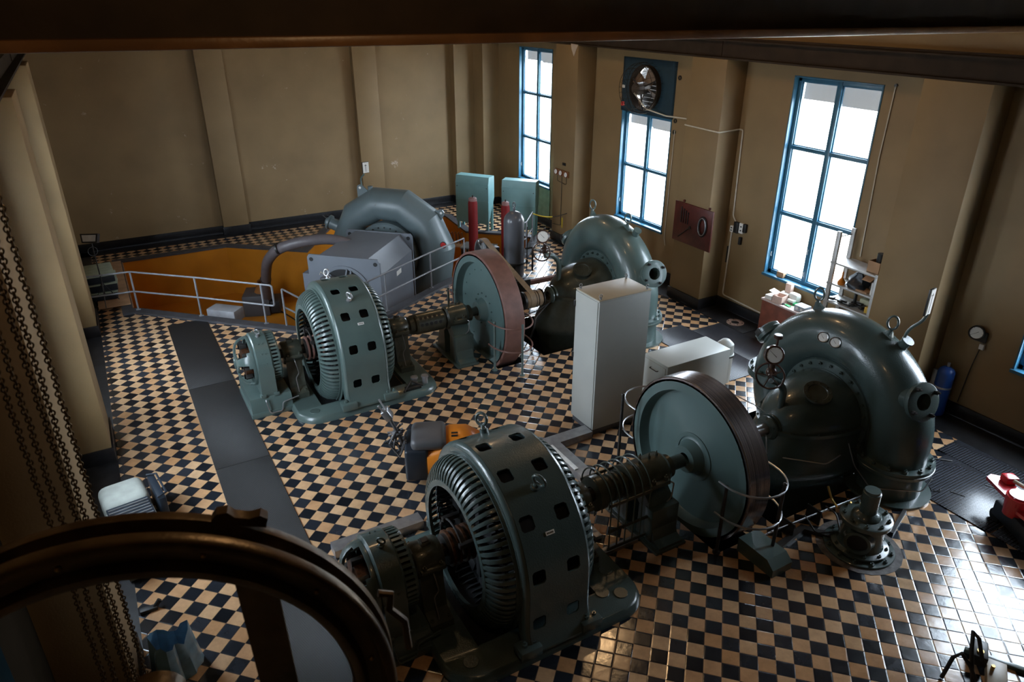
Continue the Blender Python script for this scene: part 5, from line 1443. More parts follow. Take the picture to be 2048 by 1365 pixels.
# ------------------------------------------------------------------ crated equipment by the left wall
g = thing('wrapped_heater', 'pale cloth-covered unit with dark grille by the left wall', 'heater', (-.62, 9.0, 0))
MC = Matrix.Translation((-.60, 9.40, 0)) @ Matrix.Rotation(radians(8), 4, 'Z')
b = MB(); b.box(-.30, .28, -.78, .30, .02, .42, .04, MC); b.build('case', DUST, g)
b = MB(); b.box(-.30, .30, .30, .92, .05, .50, .12, MC, 4); b.build('quilted_cover', DUST, g)
b = MB(); b.box(-.28, .26, -.25, .30, .42, .47, .01, MC); gr_ = b.build('grille_tray', NAVY, g)
b = MB()
for k in range(7): y = -.20+k*.07; b.box(-.26, .24, y-.008, y+.008, .47, .487, 0, MC)
b.build('grille_bars', GALV, gr_)
b = MB(); b.box(-.30, .29, -.81, -.775, .02, .40, .01, MC)
for k in range(8): x = -.27+k*.075; b.box(x-.012, x+.012, -.83, -.80, .05, .38, 0, MC)
b.build('ribbed_side', DUST, g)
b = MB(); b.box(.36, .46, .10, .80, .0, .48, .02, MC); b.tube([MC @ V((.35, .12, .5)), MC @ V((.48, .15, .52)), MC @ V((.48, .7, .52)), MC @ V((.36, .78, .5))], .015, 8); tag(b.build('folded_trolley', NAVY), 'black folded trolley leaning beside the cloth-covered unit', 'trolley')
# blue plastic bag, folded surface
b = MB(); N, Mx = 22, 16; rows = []
for j in range(Mx+1):
    t = j/Mx; r_ = []
    for i in range(N):
        a = 2*pi*i/N
        rad_ = (.24+.05*sin(3*a+1)+.03*sin(7*a))*(1-.25*t)
        z = .52*t*(1+.12*sin(3*a+.5)*t+.08*sin(5*a)*t)
        r_.append(V((-.44+rad_*cos(a)*1.0, 6.80+rad_*sin(a)*1.0, z+.005)))
    rows.append(b.ring(r_))
b.skin(rows, True, True, False); tag(b.build('plastic_bag', BLUP, smooth=50), 'crumpled clear blue plastic bag on the floor at the bottom left', 'plastic bag')
b = MB(); b.disc((-.56, 6.42, .0), (0, 0, 1), .16, .32, 24, .02); tag(b.build('bucket', BLK), 'black bucket rim half inside the bottom left corner', 'bucket')
g = thing('floor_stand', 'small black clamp standing on the tiles left of the cover strip', 'clamp', (-.60, 7.95, 0))
b = MB(); b.box(-.72, -.52, 7.9, 7.98, 0, .05, .01); b.cyl((-.55, 7.94, .03), (-.48, 7.96, .10), .03, 12); b.build('body', BLK, g)

# ------------------------------------------------------------------ right wall equipment
# fan
FY, FZ, XF = 15.03, 4.78, XR
g = thing('wall_fan', 'big ventilation fan in a blue panel at the top of the second window', 'fan', (XR, FY, 4.17))
b = MB(); n = 40; hole = [(FY+.52*cos(2*pi*i/n), FZ+.52*sin(2*pi*i/n)) for i in range(n)]
loops = [[V((y, z, 0)) for y, z in ((14.0, 4.15), (16.02, 4.15), (16.02, 5.45), (14.0, 5.45))], [V((y, z, 0)) for y, z in hole]]
for xx in (XR-.02, XR+.03):
    vs = [b.bm.verts.new((xx, p.x, p.y)) for lp in loops for p in lp]
    for t in tessellate_polygon(loops): b.bm.faces.new([vs[i] for i in t])
b.box(XR-.02, XR+.03, 13.98, 14.02, 4.14, 5.47); b.box(XR-.02, XR+.03, 16.0, 16.04, 4.14, 5.47); b.box(XR-.02, XR+.03, 14, 16.04, 5.44, 5.47); b.box(XR-.02, XR+.03, 14, 16.04, 4.13, 4.16)
b.build('panel', mat('dark_blue_panel_paint', (.012, .040, .060), .5), g)
b = MB(); b.disc((XR+.19, FY, FZ), (1, 0, 0), .60, .004, 32); b.build('dimming_sheet', BLIND, g)  # translucent sheet added behind the louvres to dim the sky
b = MB(); b.lathe([(-.16, .55), (-.16, .52), (.06, .52), (.06, .55)], (XR, FY, FZ), (1, 0, 0), 48, closedprof=True); b.build('fan_ring', RUSTD, g)
b = MB()
for k in range(4):
    a = 2*pi*k/4+.5; u = V((0, cos(a), sin(a))); v = V((0, -sin(a), cos(a))); rings = []
    for j in range(6):
        r_ = .10+.39*j/5; tw = .9-.5*j/5; w_ = .10+.05*j/5; c = V((XR-.04, FY, FZ))+u*r_
        dv = v*cos(tw)*w_+V((sin(tw)*w_, 0, 0)); nv = dv.cross(u).normalized()*.006
        rings.append(b.ring([c-dv-nv, c+dv-nv, c+dv+nv, c-dv+nv]))
    b.skin(rings)
b.build('blades', mat('brown_fan_blade', (.14, .085, .05), .5), g)
b = MB(); b.lathe([(-.42, 0), (-.42, .12), (-.38, .15), (-.08, .15), (-.06, .11), (0, .11), (0, 0)], (XR, FY, FZ), (1, 0, 0), 28); b.build('motor', mat('brown_motor_paint', (.06, .045, .035), .45), g)
b = MB()
for a in (.4, 2.7, 4.7): b.tube([(XR-.20, FY+.13*cos(a), FZ+.13*sin(a)), (XR-.12, FY+.53*cos(a), FZ+.53*sin(a))], .018, 8)
b.build('motor_struts', STLD, g)
for k in range(11):
    z = FZ-.50+.10*k; hw_ = sqrt(max(.01, .53**2-(z-FZ)**2)); b = MB(); b.box(-.004, .004, FY-hw_, FY+hw_, -.055, .055, 0, Matrix.Translation((XR+.12, 0, z)) @ Matrix.Rotation(radians(50), 4, 'Y')); b.build('louvre', STLD, g)
b = MB(); cg = .62
for xx, rr_ in ((-.52, .50), (-.36, .60), (-.18, .62)): b.tube(arc((XR+xx, FY, FZ), rr_, 0, 2*pi, 32, (0, 1, 0), (0, 0, 1))[:-1], .006, 5, loop=True)
for k in range(24):
    a = 2*pi*k/24; c_, s_ = cos(a), sin(a); b.tube([(XR-.02, FY+.62*c_, FZ+.62*s_), (XR-.36, FY+.60*c_, FZ+.60*s_), (XR-.52, FY+.50*c_, FZ+.50*s_), (XR-.54, FY+.1*c_, FZ+.1*s_)], .0035, 4)
b.build('wire_guard', RUSTD, g)
b = MB(); b.box(XR-.40, XR-.34, FY+.46, FY+.54, FZ-.46, FZ-.36, .006); b.build('red_tag', REDM, g)
b = MB(); b.box(XR-.40, XR-.36, FY+.46, FY+.53, FZ-.02, FZ+.05, .004); b.build('white_plate', PAPER, g)
pipe_thing('fan_cable', 'pale cable from the fan across the pilaster and down to the switches', [(XR-.42, FY, FZ-.1), (XR-.3, FY-.35, FZ-.45), (XR-.04, 14.2, 4.20), (XR-.02, 12.86, 4.25), (PXR-.02, 12.86, 4.22), (PXR-.02, 11.76, 4.20), (XR-.02, 11.76, 4.22), (XR-.02, 11.66, 4.22), (XR-.02, 11.60, 2.30), (XR-.02, 11.50, 2.18)], .018, WCABLE, 'cable', .04)
pipe_thing('wall_cable', 'pale cable from the switches down along the skirting', [(XR-.02, 11.58, 1.95), (XR-.02, 11.60, .34), (XR-.02, 10.35, .30)], .018, WCABLE, 'cable', .08)
pipe_thing('wall_cable', 'thin pale cord running down beside the third window', [(XR-.02, 8.28, 5.45), (XR-.02, 8.30, 4.2), (XR-.02, 8.24, 2.3)], .012, WCABLE, 'cable', .05)
b = MB(); b.disc((XR-.03, 8.28, 5.46), (1, 0, 0), .03, .03, 12); tag(b.build('wall_hook', STLD), 'small dark hook at the top of the cord by the third window', 'hook')
pipe_thing('wall_cable', 'thin cord down the wall right of the fan window', [(XR-.02, 13.85, 3.9), (XR-.02, 13.86, 1.15), (XR-.02, 13.80, .95)], .009, WCABLE, 'cable', .05)
for k, (y, z) in enumerate(((13.86, 5.12), (13.88, 4.12), (13.88, 3.85))):
    b = MB(); b.lathe([(0, .025), (0, .055), (.02, .055), (.02, .025)], (XR-.02, y, z), (1, 0, 0), 16, closedprof=True); tag(b.build('cable_bushing', STLD), ['highest dark bushing on the wall right of the fan', 'middle dark bushing, level with the fan cable', 'lowest dark bushing, just under the fan cable'][k], 'bushing')
g = thing('light_switches', 'cluster of black and white switches on the wall right of the tool board', 'switch', (XR, 11.35, 1.9))
for (y, z, wy, wz, m_) in ((11.56, 2.0, .10, .15, PAPER), (11.44, 2.06, .14, .26, BLK), (11.28, 2.08, .13, .24, PAPER), (11.19, 2.10, .10, .20, BLK), (11.28, 1.78, .07, .18, BLK)):
    b = MB(); b.box(XR-.07, XR, y-wy/2, y+wy/2, z-wz/2, z+wz/2, .012); b.build('switch_box', m_, g)
b = MB(); 
for (y, z) in ((11.56, 2.03), (11.56, 1.97), (11.28, 2.12), (11.28, 2.03)): b.box(XR-.075, XR-.07, y-.02, y+.02, z-.015, z+.015)
b.build('switch_toggle', INK, g)
b = MB(); b.box(XR-.02, XR, 11.62, 11.66, 1.15, 1.55); tag(b.build('wall_bracket', STLD), 'dark thin bracket on the pilaster side below the switches', 'bracket')
# tool board
g = thing('tool_board', 'dark red wooden tool board on the pilaster', 'tool board', (PXR-.03, 12.2, 1.48))
b = MB(); b.box(PXR-.035, PXR, 11.60, 12.88, 1.50, 2.46, .006); b.build('board', DRED, g)
b = MB(); b.cyl((PXR-.03, 12.6, 2.5), (PXR, 12.6, 2.5), .03, 12); b.cyl((PXR-.03, 11.75, 2.5), (PXR, 11.75, 2.5), .03, 12); b.build('hanger', DRED, g)
g2 = thing('cable_coil', 'coil of black and white cable hung on the red tool board', 'cable coil', (PXR-.06, 11.9, 1.9))
for r_ in (.14, .165, .19):
    b = MB(); b.tube([(PXR-.06-.01*(r_*50 % 3), 11.88+r_*.72*cos(t), 2.05+r_*1.25*sin(t)) for t in [2*pi*k/28 for k in range(28)]], .011, 6, loop=True); b.build('loop', GALV if r_ == .165 else BLK, g2)
for k in range(4):
    b = MB(); y = 12.62-.075*k; b.box(PXR-.055, PXR-.036, y-.012, y+.012, 1.98, 2.34-.03*k, .004); b.sphere((PXR-.046, y, 2.34-.03*k), .022, 5); tag(b.build('wrench', STLD), 'dark wrench number %s from the left on the red tool board' % ['one', 'two', 'three', 'four'][k] if False else ['dark wrench hanging at the far left of the red tool board', 'dark wrench hanging second from the left on the tool board', 'dark wrench hanging third from the left on the tool board', 'dark wrench hanging nearest the middle of the tool board'][k], 'wrench')
b = MB(); b.tube([(PXR-.05, 12.66, 1.62), (PXR-.05, 12.30, 1.92)], .014, 6); b.disc((PXR-.06, 12.30, 1.92), (1, 0, 0), .04, .02, 12); tag(b.build('spanner', STLD), 'big slanting spanner low on the red tool board', 'spanner')
# three small gauges
g = thing('gauge_panel', 'wooden plate with three round white gauges on the far pilaster', 'gauge panel', (PXR-.03, 17.8, 2.0))
b = MB(); b.box(PXR-.042, PXR-.002, 17.50, 18.22, 2.06, 2.24, .01); b.build('plate', mat('orange_brown_wood', (.24, .10, .035), .4), g)
for k, y in enumerate((18.13, 17.88, 17.60)):
    gauge_dial(g, (PXR-.07, y, 2.15+.0), (-1, -.1, .1), .085, RWOOD, .05, .2+k*.3)
b = MB(); b.tube(smoothpath([(PXR-.02, 18.1, 2.06), (PXR-.02, 18.1, 1.88), (PXR-.02, 17.62, 1.84), (PXR-.02, 17.62, 2.06)], .05), .007, 6); b.tube(smoothpath([(PXR-.02, 17.86, 2.06), (PXR-.02, 17.86, .55), (PXR-.02, 18.3, .50)], .05), .008, 6); b.build('gauge_pipes', STLD, g)
b = MB(); b.box(PXR-.02, PXR, 17.70, 17.86, 2.38, 2.46, .003); tag(b.build('name_plate', INK), 'tiny black plate above the three small gauges', 'plate')
b = MB(); b.prism([(-.14, 0), (.22, .02), (.18, -.12), (.06, -.30), (-.02, -.16)], (PXR-.01, 17.42, 5.70), (0, 1, 0), (0, 0, 1), (1, 0, 0), .01); struct(b.build('trim_peeling_plaster', mat('pale_plaster', (.48, .40, .33), .8)))
# wall clock-like dial and blue cylinder
g = thing('wall_dial', 'round dark meter with a white face on the right wall above the blue cylinder', 'meter', (XR, 5.72, 1.6))
b = MB(); b.box(XR-.05, XR, 5.60, 5.84, 1.52, 1.72, .02); b.build('back_plate', STLD, g)
gauge_dial(g, (XR-.14, 5.74, 1.70), (-1, -.35, .25), .125, STLD, .10, 2.2)
b = MB(); b.box(XR-.06, XR, 5.60, 5.68, 1.40, 1.50, .01); b.build('socket', PAPER, g)
b = MB(); b.tube(smoothpath([(XR-.03, 5.66, 1.42), (XR-.02, 5.72, 1.0), (XR-.02, 5.76, .3)], .2), .007, 6); b.build('cord', BLK, g)
g = thing('gas_cylinder', 'blue gas cylinder strapped upright at the right wall', 'gas cylinder', (12.30, 6.0, 0))
b = MB(); pr = [(0.02, 0), (.02, .13), (.06, .14), (.82, .14)]
for i in range(7): a = pi/2*i/6; pr.append((.84+.13*sin(a), .14*cos(a)+.001))
b.lathe(pr, (12.32, 5.98, 0), (0, 0, 1), 32); b.build('body', CYLB, g)
b = MB(); b.cyl((12.32, 5.98, .96), (12.32, 5.98, 1.04), .025, 12); b.build('valve', GALV, g)
b = MB(); b.annulus((12.32, 5.98, .56), (0, 0, 1), .138, .146, .035, 32); b.build('strap', GALV, g)
b = MB(); b.box(12.36, 12.44, 6.16, 6.24, 0, .80, .01); tag(b.build('angle_bar', GALV), 'upright pale steel bar behind the blue cylinder', 'bar')

# shelf unit
g = thing('shelf_unit', 'grey steel shelf unit in front of the third window', 'shelf unit', (12.2, 7.9, 0))
sx0, sx1, sy0, sy1 = 11.98, 12.46, 7.42, 8.46
for (x, y, h) in ((sx0, sy1, 2.84), (sx1, sy1, 2.84), (sx0, sy0, 2.26), (sx1, sy0, 2.26)):
    b = MB(); xx = x if x == sx0 else x-.05; b.box(xx, xx+.05, y-.085 if y == sy1 else y, y if y == sy1 else y+.085, 0, h, .004); b.build('upright', SHELFM, g)
LV = [2.240, 1.820, 1.450, .60]
for z in LV:
    b = MB(); b.box(sx0-.01, sx1+.01, sy0-.01, sy1+.01, z-.035, z, .004); b.build('shelf', SHELFM, g)
b = MB(); b.tube([(sx0+.02, sy1-.02, 2.72), (sx1-.02, sy1-.02, 2.72)], .010, 6); b.build('cross_rod', STLD, g)
def simple(name, label, cat, m, x0, x1, y0, y1, z0, z1, bev=.006, rz=0, group=None):
    b = MB(); c = V(((x0+x1)/2, (y0+y1)/2, 0)); M = Matrix.Translation(c) @ Matrix.Rotation(rz, 4, 'Z') @ Matrix.Translation(-c)
    b.box(x0, x1, y0, y1, z0, z1, bev, M); return tag(b.build(name, m), label, cat, group)
g = thing('cardboard_box', 'open cardboard box on the top shelf, holding a black roll', 'box', (12.2, 7.60, 2.240))
MBx = Matrix.Translation((12.18, 7.62, 2.240))
b = MB()
for q in ((-.13, .13, -.12, -.11), (-.13, .13, .11, .12), (-.13, -.12, -.11, .11), (.12, .13, -.11, .11)): b.box(*q, 0, .22, 0, MBx)
b.box(-.13, .13, -.12, .12, 0, .01, 0, MBx); b.build('carton', CARD, g)
b = MB(); b.box(-.30, -.13, -.10, .08, .0, .012, 0, MBx @ Matrix.Rotation(radians(-25), 4, 'Y')); b.build('flap', CARD, g)
b = MB(); b.cyl((12.20, 7.60, 2.260), (12.20, 7.60, 2.600), .075, 24); tag(b.build('roll', BLK), 'black roll standing in the box on the top shelf', 'roll')
g = thing('funnel_bottle', 'orange bottle with a long neck on the second shelf', 'bottle', (12.06, 8.25, 1.820))
b = MB(); b.lathe([(0, 0), (0, .07), (.05, .075), (.13, .02), (.26, .015), (.26, 0)], (12.08, 8.22, 1.820), (0, 0, 1), 20); b.build('body', ORP, g)
b = MB(); b.cyl((12.08, 8.22, 2.060), (12.08, 8.22, 2.150), .012, 8); b.build('neck', WCABLE, g)
b = MB(); N = 14; rows = []
for j in range(8):
    t = j/7; r_ = []
    for i in range(N):
        a = 2*pi*i/N; rd = .22*(1-.75*t)*(1+.25*sin(2*a+j)+.15*sin(5*a)); r_.append(V((12.2+rd*cos(a)*.8, 7.95+rd*sin(a)*1.2, 1.822+.30*t)))
    rows.append(b.ring(r_))
b.skin(rows); tag(b.build('dark_jacket', NAVY, smooth=60), 'heap of dark clothing on the second shelf', 'clothing')
simple('box_label', 'white box with a black ring mark at the right end of the second shelf', 'box', PAPER, 12.02, 12.3, 7.44, 7.56, 1.830, 2.080)
simple('yellow_tin', 'small yellow tin below the white box at the right end of the shelf', 'tin', mat('yellow_tin_paint', (.65, .42, .06), .4), 12.0, 12.1, 7.47, 7.58, 1.470, 1.590)
simple('wood_block', 'tan wooden block on the second shelf below the clothing', 'block', PLY, 12.02, 12.25, 7.62, 7.86, 1.821, 1.855)
for k, (x, y, z, a, L_) in enumerate(((12.10, 8.22, 1.465, .3, .34), (12.05, 8.05, 1.465, -.2, .30), (12.15, 7.80, 1.470, .5, .36), (12.08, 7.62, 1.470, -.4, .30), (12.25, 7.72, 1.470, .1, .34))):
    b = MB(); M = Matrix.Translation((x, y, z)) @ Matrix.Rotation(a+pi/2, 4, 'Z')
    b.box(-L_/2, L_/2-.08, -.018, .018, 0, .03, .006, M); b.box(L_/2-.10, L_/2, -.045, .045, 0, .05, .008, M)
    tag(b.build('hand_tool', STLD), ['black pliers at the left end of the third shelf', 'black tool beside the pliers on the third shelf', 'long dark tool in the middle of the third shelf', 'short dark tool at the right end of the third shelf', 'dark tool at the back of the third shelf'][k], 'tool')
b = MB(); b.cyl((12.3, 8.0, 1.452), (12.3, 8.0, 1.690), .03, 12); b.disc((12.3, 8.0, 1.452), (0, 0, 1), .06, .02, 16); tag(b.build('jack', STLD), 'small dark screw jack standing at the back of the third shelf', 'jack')
simple('paper_stack', 'pale stack of papers at the back of the third shelf', 'papers', mat('pale_yellow_paper', (.55, .55, .38), .8), 12.3, 12.42, 7.6, 7.9, 1.452, 1.590)
# red-brown bench
g = thing('work_bench', 'red-brown wooden bench under the third window', 'bench', (12.25, 9.4, 0))
b = MB(); b.box(11.98, 12.50, 8.80, 9.98, .90, .94, .006); b.build('top', mat('pink_white_benchtop', (.62, .50, .46), .5), g)
b = MB(); b.box(12.0, 12.48, 8.82, 9.96, .05, .90, .006); b.build('body', RWOOD, g)
g = thing('parts_box', 'open pale carton with white flaps on the bench', 'box', (12.15, 9.62, .94))
MBx = Matrix.Translation((12.12, 9.60, .94)) @ Matrix.Rotation(.2, 4, 'Z')
b = MB()
for q in ((-.12, .12, -.11, -.10), (-.12, .12, .10, .11), (-.12, -.11, -.10, .10), (.11, .12, -.10, .10)): b.box(*q, 0, .16, 0, MBx)
b.box(-.12, .12, -.11, .11, 0, .01, 0, MBx); b.build('carton', mat('pale_pink_carton', (.62, .44, .36), .7), g)
b = MB(); b.box(.12, .30, -.10, .10, .15, .157, 0, MBx); b.box(-.10, .10, .11, .28, .15, .157, 0, MBx @ Matrix.Rotation(.3, 4, 'X')); b.build('flap', PAPER, g)
simple('plastic_tray', 'white tray at the left front corner of the bench', 'tray', PAPER, 12.02, 12.22, 9.74, 9.92, .94, 1.03, .01)
simple('white_bag', 'round white bag at the back of the bench', 'bag', PAPER, 12.28, 12.46, 9.30, 9.56, .94, 1.16, .07)
simple('tall_carton', 'tall pink carton flap behind the white bag on the bench', 'carton', MATS['pale_pink_carton'], 12.36, 12.46, 9.56, 9.70, .94, 1.30, .003)
simple('green_box', 'small bright green box on the bench', 'box', GRNP, 12.22, 12.34, 9.16, 9.34, .94, .99, .003, .3)
simple('green_card', 'flat green card at the front of the bench', 'card', GRNP, 12.06, 12.13, 9.28, 9.42, .94, .96, .002, -.2)
simple('white_block', 'white block behind the green box on the bench', 'box', PAPER, 12.2, 12.30, 9.32, 9.48, .99, 1.04, .003)
g = thing('socket_box', 'grey twin socket box at the right end of the bench', 'socket box', (12.15, 9.0, .94))
b = MB(); b.box(12.05, 12.27, 8.90, 9.16, .94, 1.06, .01); b.build('case', mat('pale_blue_grey_plastic', (.42, .47, .52), .4), g)
b = MB(); b.disc((12.05, 8.97, 1.0), (-1, 0, 0), .03, .01, 14); b.disc((12.05, 9.08, 1.0), (-1, 0, 0), .03, .01, 14); b.build('socket', DIAL, g)
simple('black_plug', 'small black plug at the front of the bench', 'plug', BLK, 12.04, 12.10, 9.44, 9.54, .94, .97, .004)
simple('sill_box', 'small cream cardboard box on the window sill', 'box', CARD, XR+.02, XR+.14, 9.98, 10.16, WZ0+.021, WZ0+.14, .004)
# drain ring
g = thing('drain_ring', 'rusty pink flange ring set in the dark floor near the right wall', 'drain', (12.02, 10.72, .016))
b = MB(); b.lathe([(0, .09), (0, .20), (.012, .20), (.018, .12), (.012, .09)], (12.12, 10.72, .016), (0, 0, 1), 32, closedprof=True); b.build('ring', mat('rusty_pink_iron', (.25, .16, .12), .8, var=.3, scale=14), g)
b = MB(); b.disc((12.12, 10.72, .0165), (0, 0, 1), .09, .002, 24); b.boltring((12.12, 10.72, .03), (0, 0, 1), .16, 6, .012, .01); b.build('bore', INNER, g)
for k, (x, y, a) in enumerate(((10.93, 4.28, .5), (10.3, 4.45, .45))):
    b = MB(); b.tube([(x, y, .022), (x+.20*cos(-1.2), y+.20*sin(-1.2), .022)], .008, 6); tag(b.build('lifting_handle', GALV), ['thin lifting handle on the diamond plate nearer the wall', 'thin lifting handle on the diamond plate nearer the tiles'][k], 'handle')
b = MB(); b.tube([(10.05, 4.72, .02), (10.12, 4.66, .02), (10.06, 4.60, .02), (10.16, 4.52, .02), (10.22, 4.56, .02)], .012, 5); tag(b.build('rag', BLK), 'scrap of black rag on the diamond plate', 'rag')

# ------------------------------------------------------------------ red and blue pallet jack at the right edge
g = thing('pallet_jack', 'red and blue trolley jack entering the picture at the right edge', 'trolley jack', (10.3, 3.5, 0))
MJ = Matrix.Translation((10.15, 3.50, 0)) @ Matrix.Rotation(radians(62), 4, 'Z')
b = MB(); b.prism([(-.10, -.14), (.36, -.16), (.56, -.10), (.62, .02), (.56, .12), (.30, .13), (-.10, .13)], MJ @ V((0, 0, .50)), MJ.to_3x3() @ V((1, 0, 0)), MJ.to_3x3() @ V((0, 1, 0)), (0, 0, 1), .05); b.build('arm_plate', REDV, g)
b = MB(); b.lathe([(.30, .15), (.55, .17), (.60, .17), (.61, .15), (.63, .14), (.63, 0)], MJ @ V((.02, 0, 0)), (0, 0, 1), 32); b.build('turret', REDV, g)
b = MB(); b.box(.34, .50, -.20, -.02, .55, .66, .02, MJ); b.build('lug_block', REDV, g)
b = MB(); b.tube([MJ @ V((.36, -.12, .62)), MJ @ V((-.55, -.30, .70))], .028, 10); b.build('handle_rod', CREAM, g)
b = MB(); b.prism([(-.10, -.10), (-.46, -.18), (-.52, -.08), (-.46, .04), (-.10, .10)], MJ @ V((0, 0, .40)), MJ.to_3x3() @ V((1, 0, 0)), MJ.to_3x3() @ V((0, 1, 0)), (0, 0, 1), .05); ey = b.build('eye_plate', REDV, g)
b = MB(); b.disc(MJ @ V((-.40, -.06, .451)), (0, 0, 1), .05, .004, 20); b.build('eye_hole', INNER, ey)
b = MB(); b.box(-1.4, -.42, -.42, .06, .22, .46, .02, MJ); b.build('chassis', BLUV, g)
b = MB(); b.box(-.5, .30, -.14, .10, .10, .34, .02, MJ); b.build('lower_frame', NAVY, g)
for x in (-.4, .25):
    b = MB(); b.cyl(MJ @ V((x, -.12, .10)), MJ @ V((x, .08, .10)), .10, 20); b.build('wheel', BLK, g)
# cabled device at bottom right
g = thing('hydraulic_pump', 'hydraulic unit with two black hoses at the bottom right corner', 'pump', (7.45, 2.30, 0))
MQ = Matrix.Translation((7.50, 2.22, 0)) @ Matrix.Rotation(radians(30), 4, 'Z')
b = MB(); b.box(-.28, .15, -.10, .10, 0, .10, .01, MQ); b.build('block', mat('tan_metal', (.35, .27, .18), .4), g)
b = MB(); b.box(.02, .30, .10, .26, .04, .18, .012, MQ); b.build('motor', STLD, g)
b = MB(); b.tube([(7.20, 2.30, .02), (7.22, 2.42, .38), (7.32, 2.50, .52), (7.42, 2.46, .40), (7.44, 2.36, .14)], .022, 8); b.build('hose', BLK, g)
b = MB(); b.tube([(6.95, 2.50, .02), (7.05, 2.50, .28), (7.12, 2.46, .34), (7.18, 2.36, .20), (7.22, 2.28, .04)], .022, 8); b.build('hose', BLK, g)
b = MB(); b.disc(MQ @ V((.10, .18, .18)), (0, 0, 1), .035, .02, 14); b.cyl(MQ @ V((-.02, .05, .10)), MQ @ V((-.02, .05, .16)), .02, 10); b.build('fittings', BRASS, g)
b = MB(); b.box(.20, .26, -.30, .30, .0, .05, .004, MQ); b.build('side_rail', GRN, g)

# terminal bits on the far generator base
g = thing('terminal_parts', 'loose fittings and two round insulators on the far generator base', 'parts', (4.5, YFAR-1.0, .12))
for (x, y) in ((4.60, YFAR-1.02), (4.40, YFAR-.98)):
    b = MB(); b.cyl((x, y, .12), (x, y, .26), .055, 16); b.disc((x, y, .26), (0, 0, 1), .07, .03, 16); b.build('insulator', GALV, g)
b = MB(); b.box(4.16, 4.46, YFAR-1.18, YFAR-1.06, .12, .18, .01); b.tube([(4.1, YFAR-1.2, .14), (4.3, YFAR-1.05, .26), (4.5, YFAR-1.15, .16)], .02, 8); b.build('clamps', STLD, g)

# ------------------------------------------------------------------ foreground: big hoop wheel and chains
W0 = V((-.173, 1.49, 5.231)); ph = -.232; H = V((cos(ph), sin(ph), 0)); NW = V((-sin(ph), cos(ph), 0))
g = thing('hoist_sheave', 'large dark brown iron chain wheel in the bottom left foreground', 'chain wheel', W0 - UZ*.6)
b = MB(); prof = [(-.045, .600), (-.045, .585), (-.028, .578), (-.012, .545), (.012, .545), (.028, .578), (.045, .585), (.045, .600), (.030, .602), (.014, .568), (-.014, .568), (-.030, .602)]
b.lathe([(-.055, .592), (-.045, .600), (-.022, .598), (-.016, .560), (.016, .560), (.022, .598), (.045, .600), (.055, .592), (.055, .572), (.028, .562), (.028, .528), (.055, .518), (.055, .500), (.036, .488), (-.036, .488), (-.055, .500), (-.055, .518), (-.028, .528), (-.028, .562), (-.055, .572)], W0, NW, 96, closedprof=True)
b.build('rim', WHRIM, g, 60)
for k in range(12):
    a = radians(-8+30*k); p = W0 + (UZ*cos(a)+H*sin(a))*.545 - NW*.030; b = MB(); b.sphere(p, .007, 5); b.build('rivet', BRASS, g)
b = MB(); b.prism([(.235, .53), (.33, .50), (.355, -.60), (.265, -.60)], W0+NW*.052, H, UZ, NW, .012); b.build('guide_bar', WHRIM, g)
b = MB(); b.prism([(.225, .556), (.238, .572), (.262, .572), (.275, .556), (.305, .545), (.330, .548), (.345, .535), (.338, .512), (.236, .545)], W0+NW*.02, H, UZ, NW, .03); b.build('chain_guide', WHRIM, g)
b = MB(); b.tube([W0+H*.575+UZ*.26, W0+H*.605+UZ*.25, W0+H*.600+UZ*.20, W0+H*.635+UZ*.15, W0+H*.640+UZ*.05], .010, 8); b.build('chain_guide', WHRIM, g)
b = MB()
b.cyl(W0-NW*.09, W0+NW*.09, .07, 24)
for a in (radians(195), radians(75+180), radians(-75+0+180+60)):
    b.tube([W0, W0+(UZ*cos(a)+H*sin(a))*.50], .022, 8)
b.build('hub', WHRIM, g)
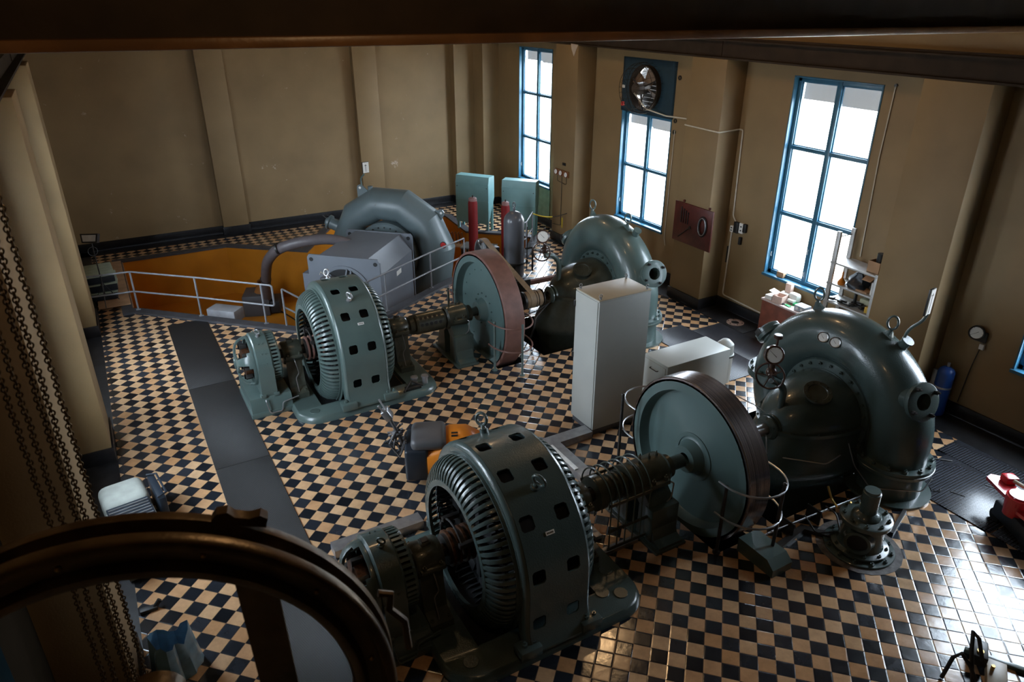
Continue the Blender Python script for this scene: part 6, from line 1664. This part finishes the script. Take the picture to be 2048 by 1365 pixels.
g2 = thing('wheel_bracket', 'dark bracket carrying the chain wheel, below the frame', 'bracket', W0 + NW*.1 - UZ*1.0) if False else None

# link chains: one mesh per strand
def chain(x, y, z0, z1, pitch, label, wr=.0042, wl=.0092):
    b = MB(); n = int((z1-z0)/pitch); L_ = pitch*1.72; K = 12
    for i in range(n):
        c = V((x+.002*sin(i*.7), y, z0+pitch*(i+.5))); a = (pi/2 if i % 2 else 0)+.35
        u = V((cos(a), sin(a), 0)); pts = []
        for k in range(K):
            t = 2*pi*k/K; pts.append(c+u*wl*cos(t)*1.0+UZ*(L_/2-wr)*(sin(t)))
        b.tube(pts, wr, 5, loop=True)
    return tag(b.build('hoist_chain', CHAIN, smooth=60), label, 'chain', None)
CH = [((-.326, 2.680), 'link chain strand seen against the pale pilaster edge, inner one'),
      ((-.288, 2.684), 'rightmost link chain strand hanging at the left foreground'),
      ((-.352, 2.678), 'link chain strand just left of the pale pilaster edge'),
      ((-.397, 2.671), 'dim chain strand against the dark pilaster, second from left'),
      ((-.433, 2.665), 'dimmest chain strand at the far left')]
for (x, y), lb in CH: chain(x, y, 3.55, 6.7, .0165, lb, .0030)
g = thing('chain_hoist', 'hoist block high at the upper left from which the chains hang', 'hoist', (-.36, 2.68, 6.70))
b = MB(); b.box(-.52, -.20, 2.58, 2.78, 6.70, 7.0, .03); b.build('block', RUSTD, g)
b = MB(); b.cyl((-.36, 2.68, 7.0), (-.36, 2.68, ZC), .02, 8); b.build('hanger', RUSTD, g)

# ceiling lamps
for k, (x, y, _) in enumerate(LAMPS):
    g = thing('pendant_lamp', ['pendant lamp of the nearest bay, above the frame', 'pendant lamp of the middle bay by the right wall, above the frame', 'pendant lamp of the middle bay by the left wall, above the frame', 'pendant lamp of the far bay, above the frame'][k], 'lamp', (x, y, 7.9), 'ceiling lamps')
    b = MB(); b.lathe([(7.82, .26), (7.95, .20), (8.05, .07), (8.12, .05)], (x, y, 0), (0, 0, 1), 28); b.build('lamp_shade', GRND, g)
    b = MB(); b.cyl((x, y, 8.1), (x, y, ZC), .012, 8); b.build('rod', STLD, g)
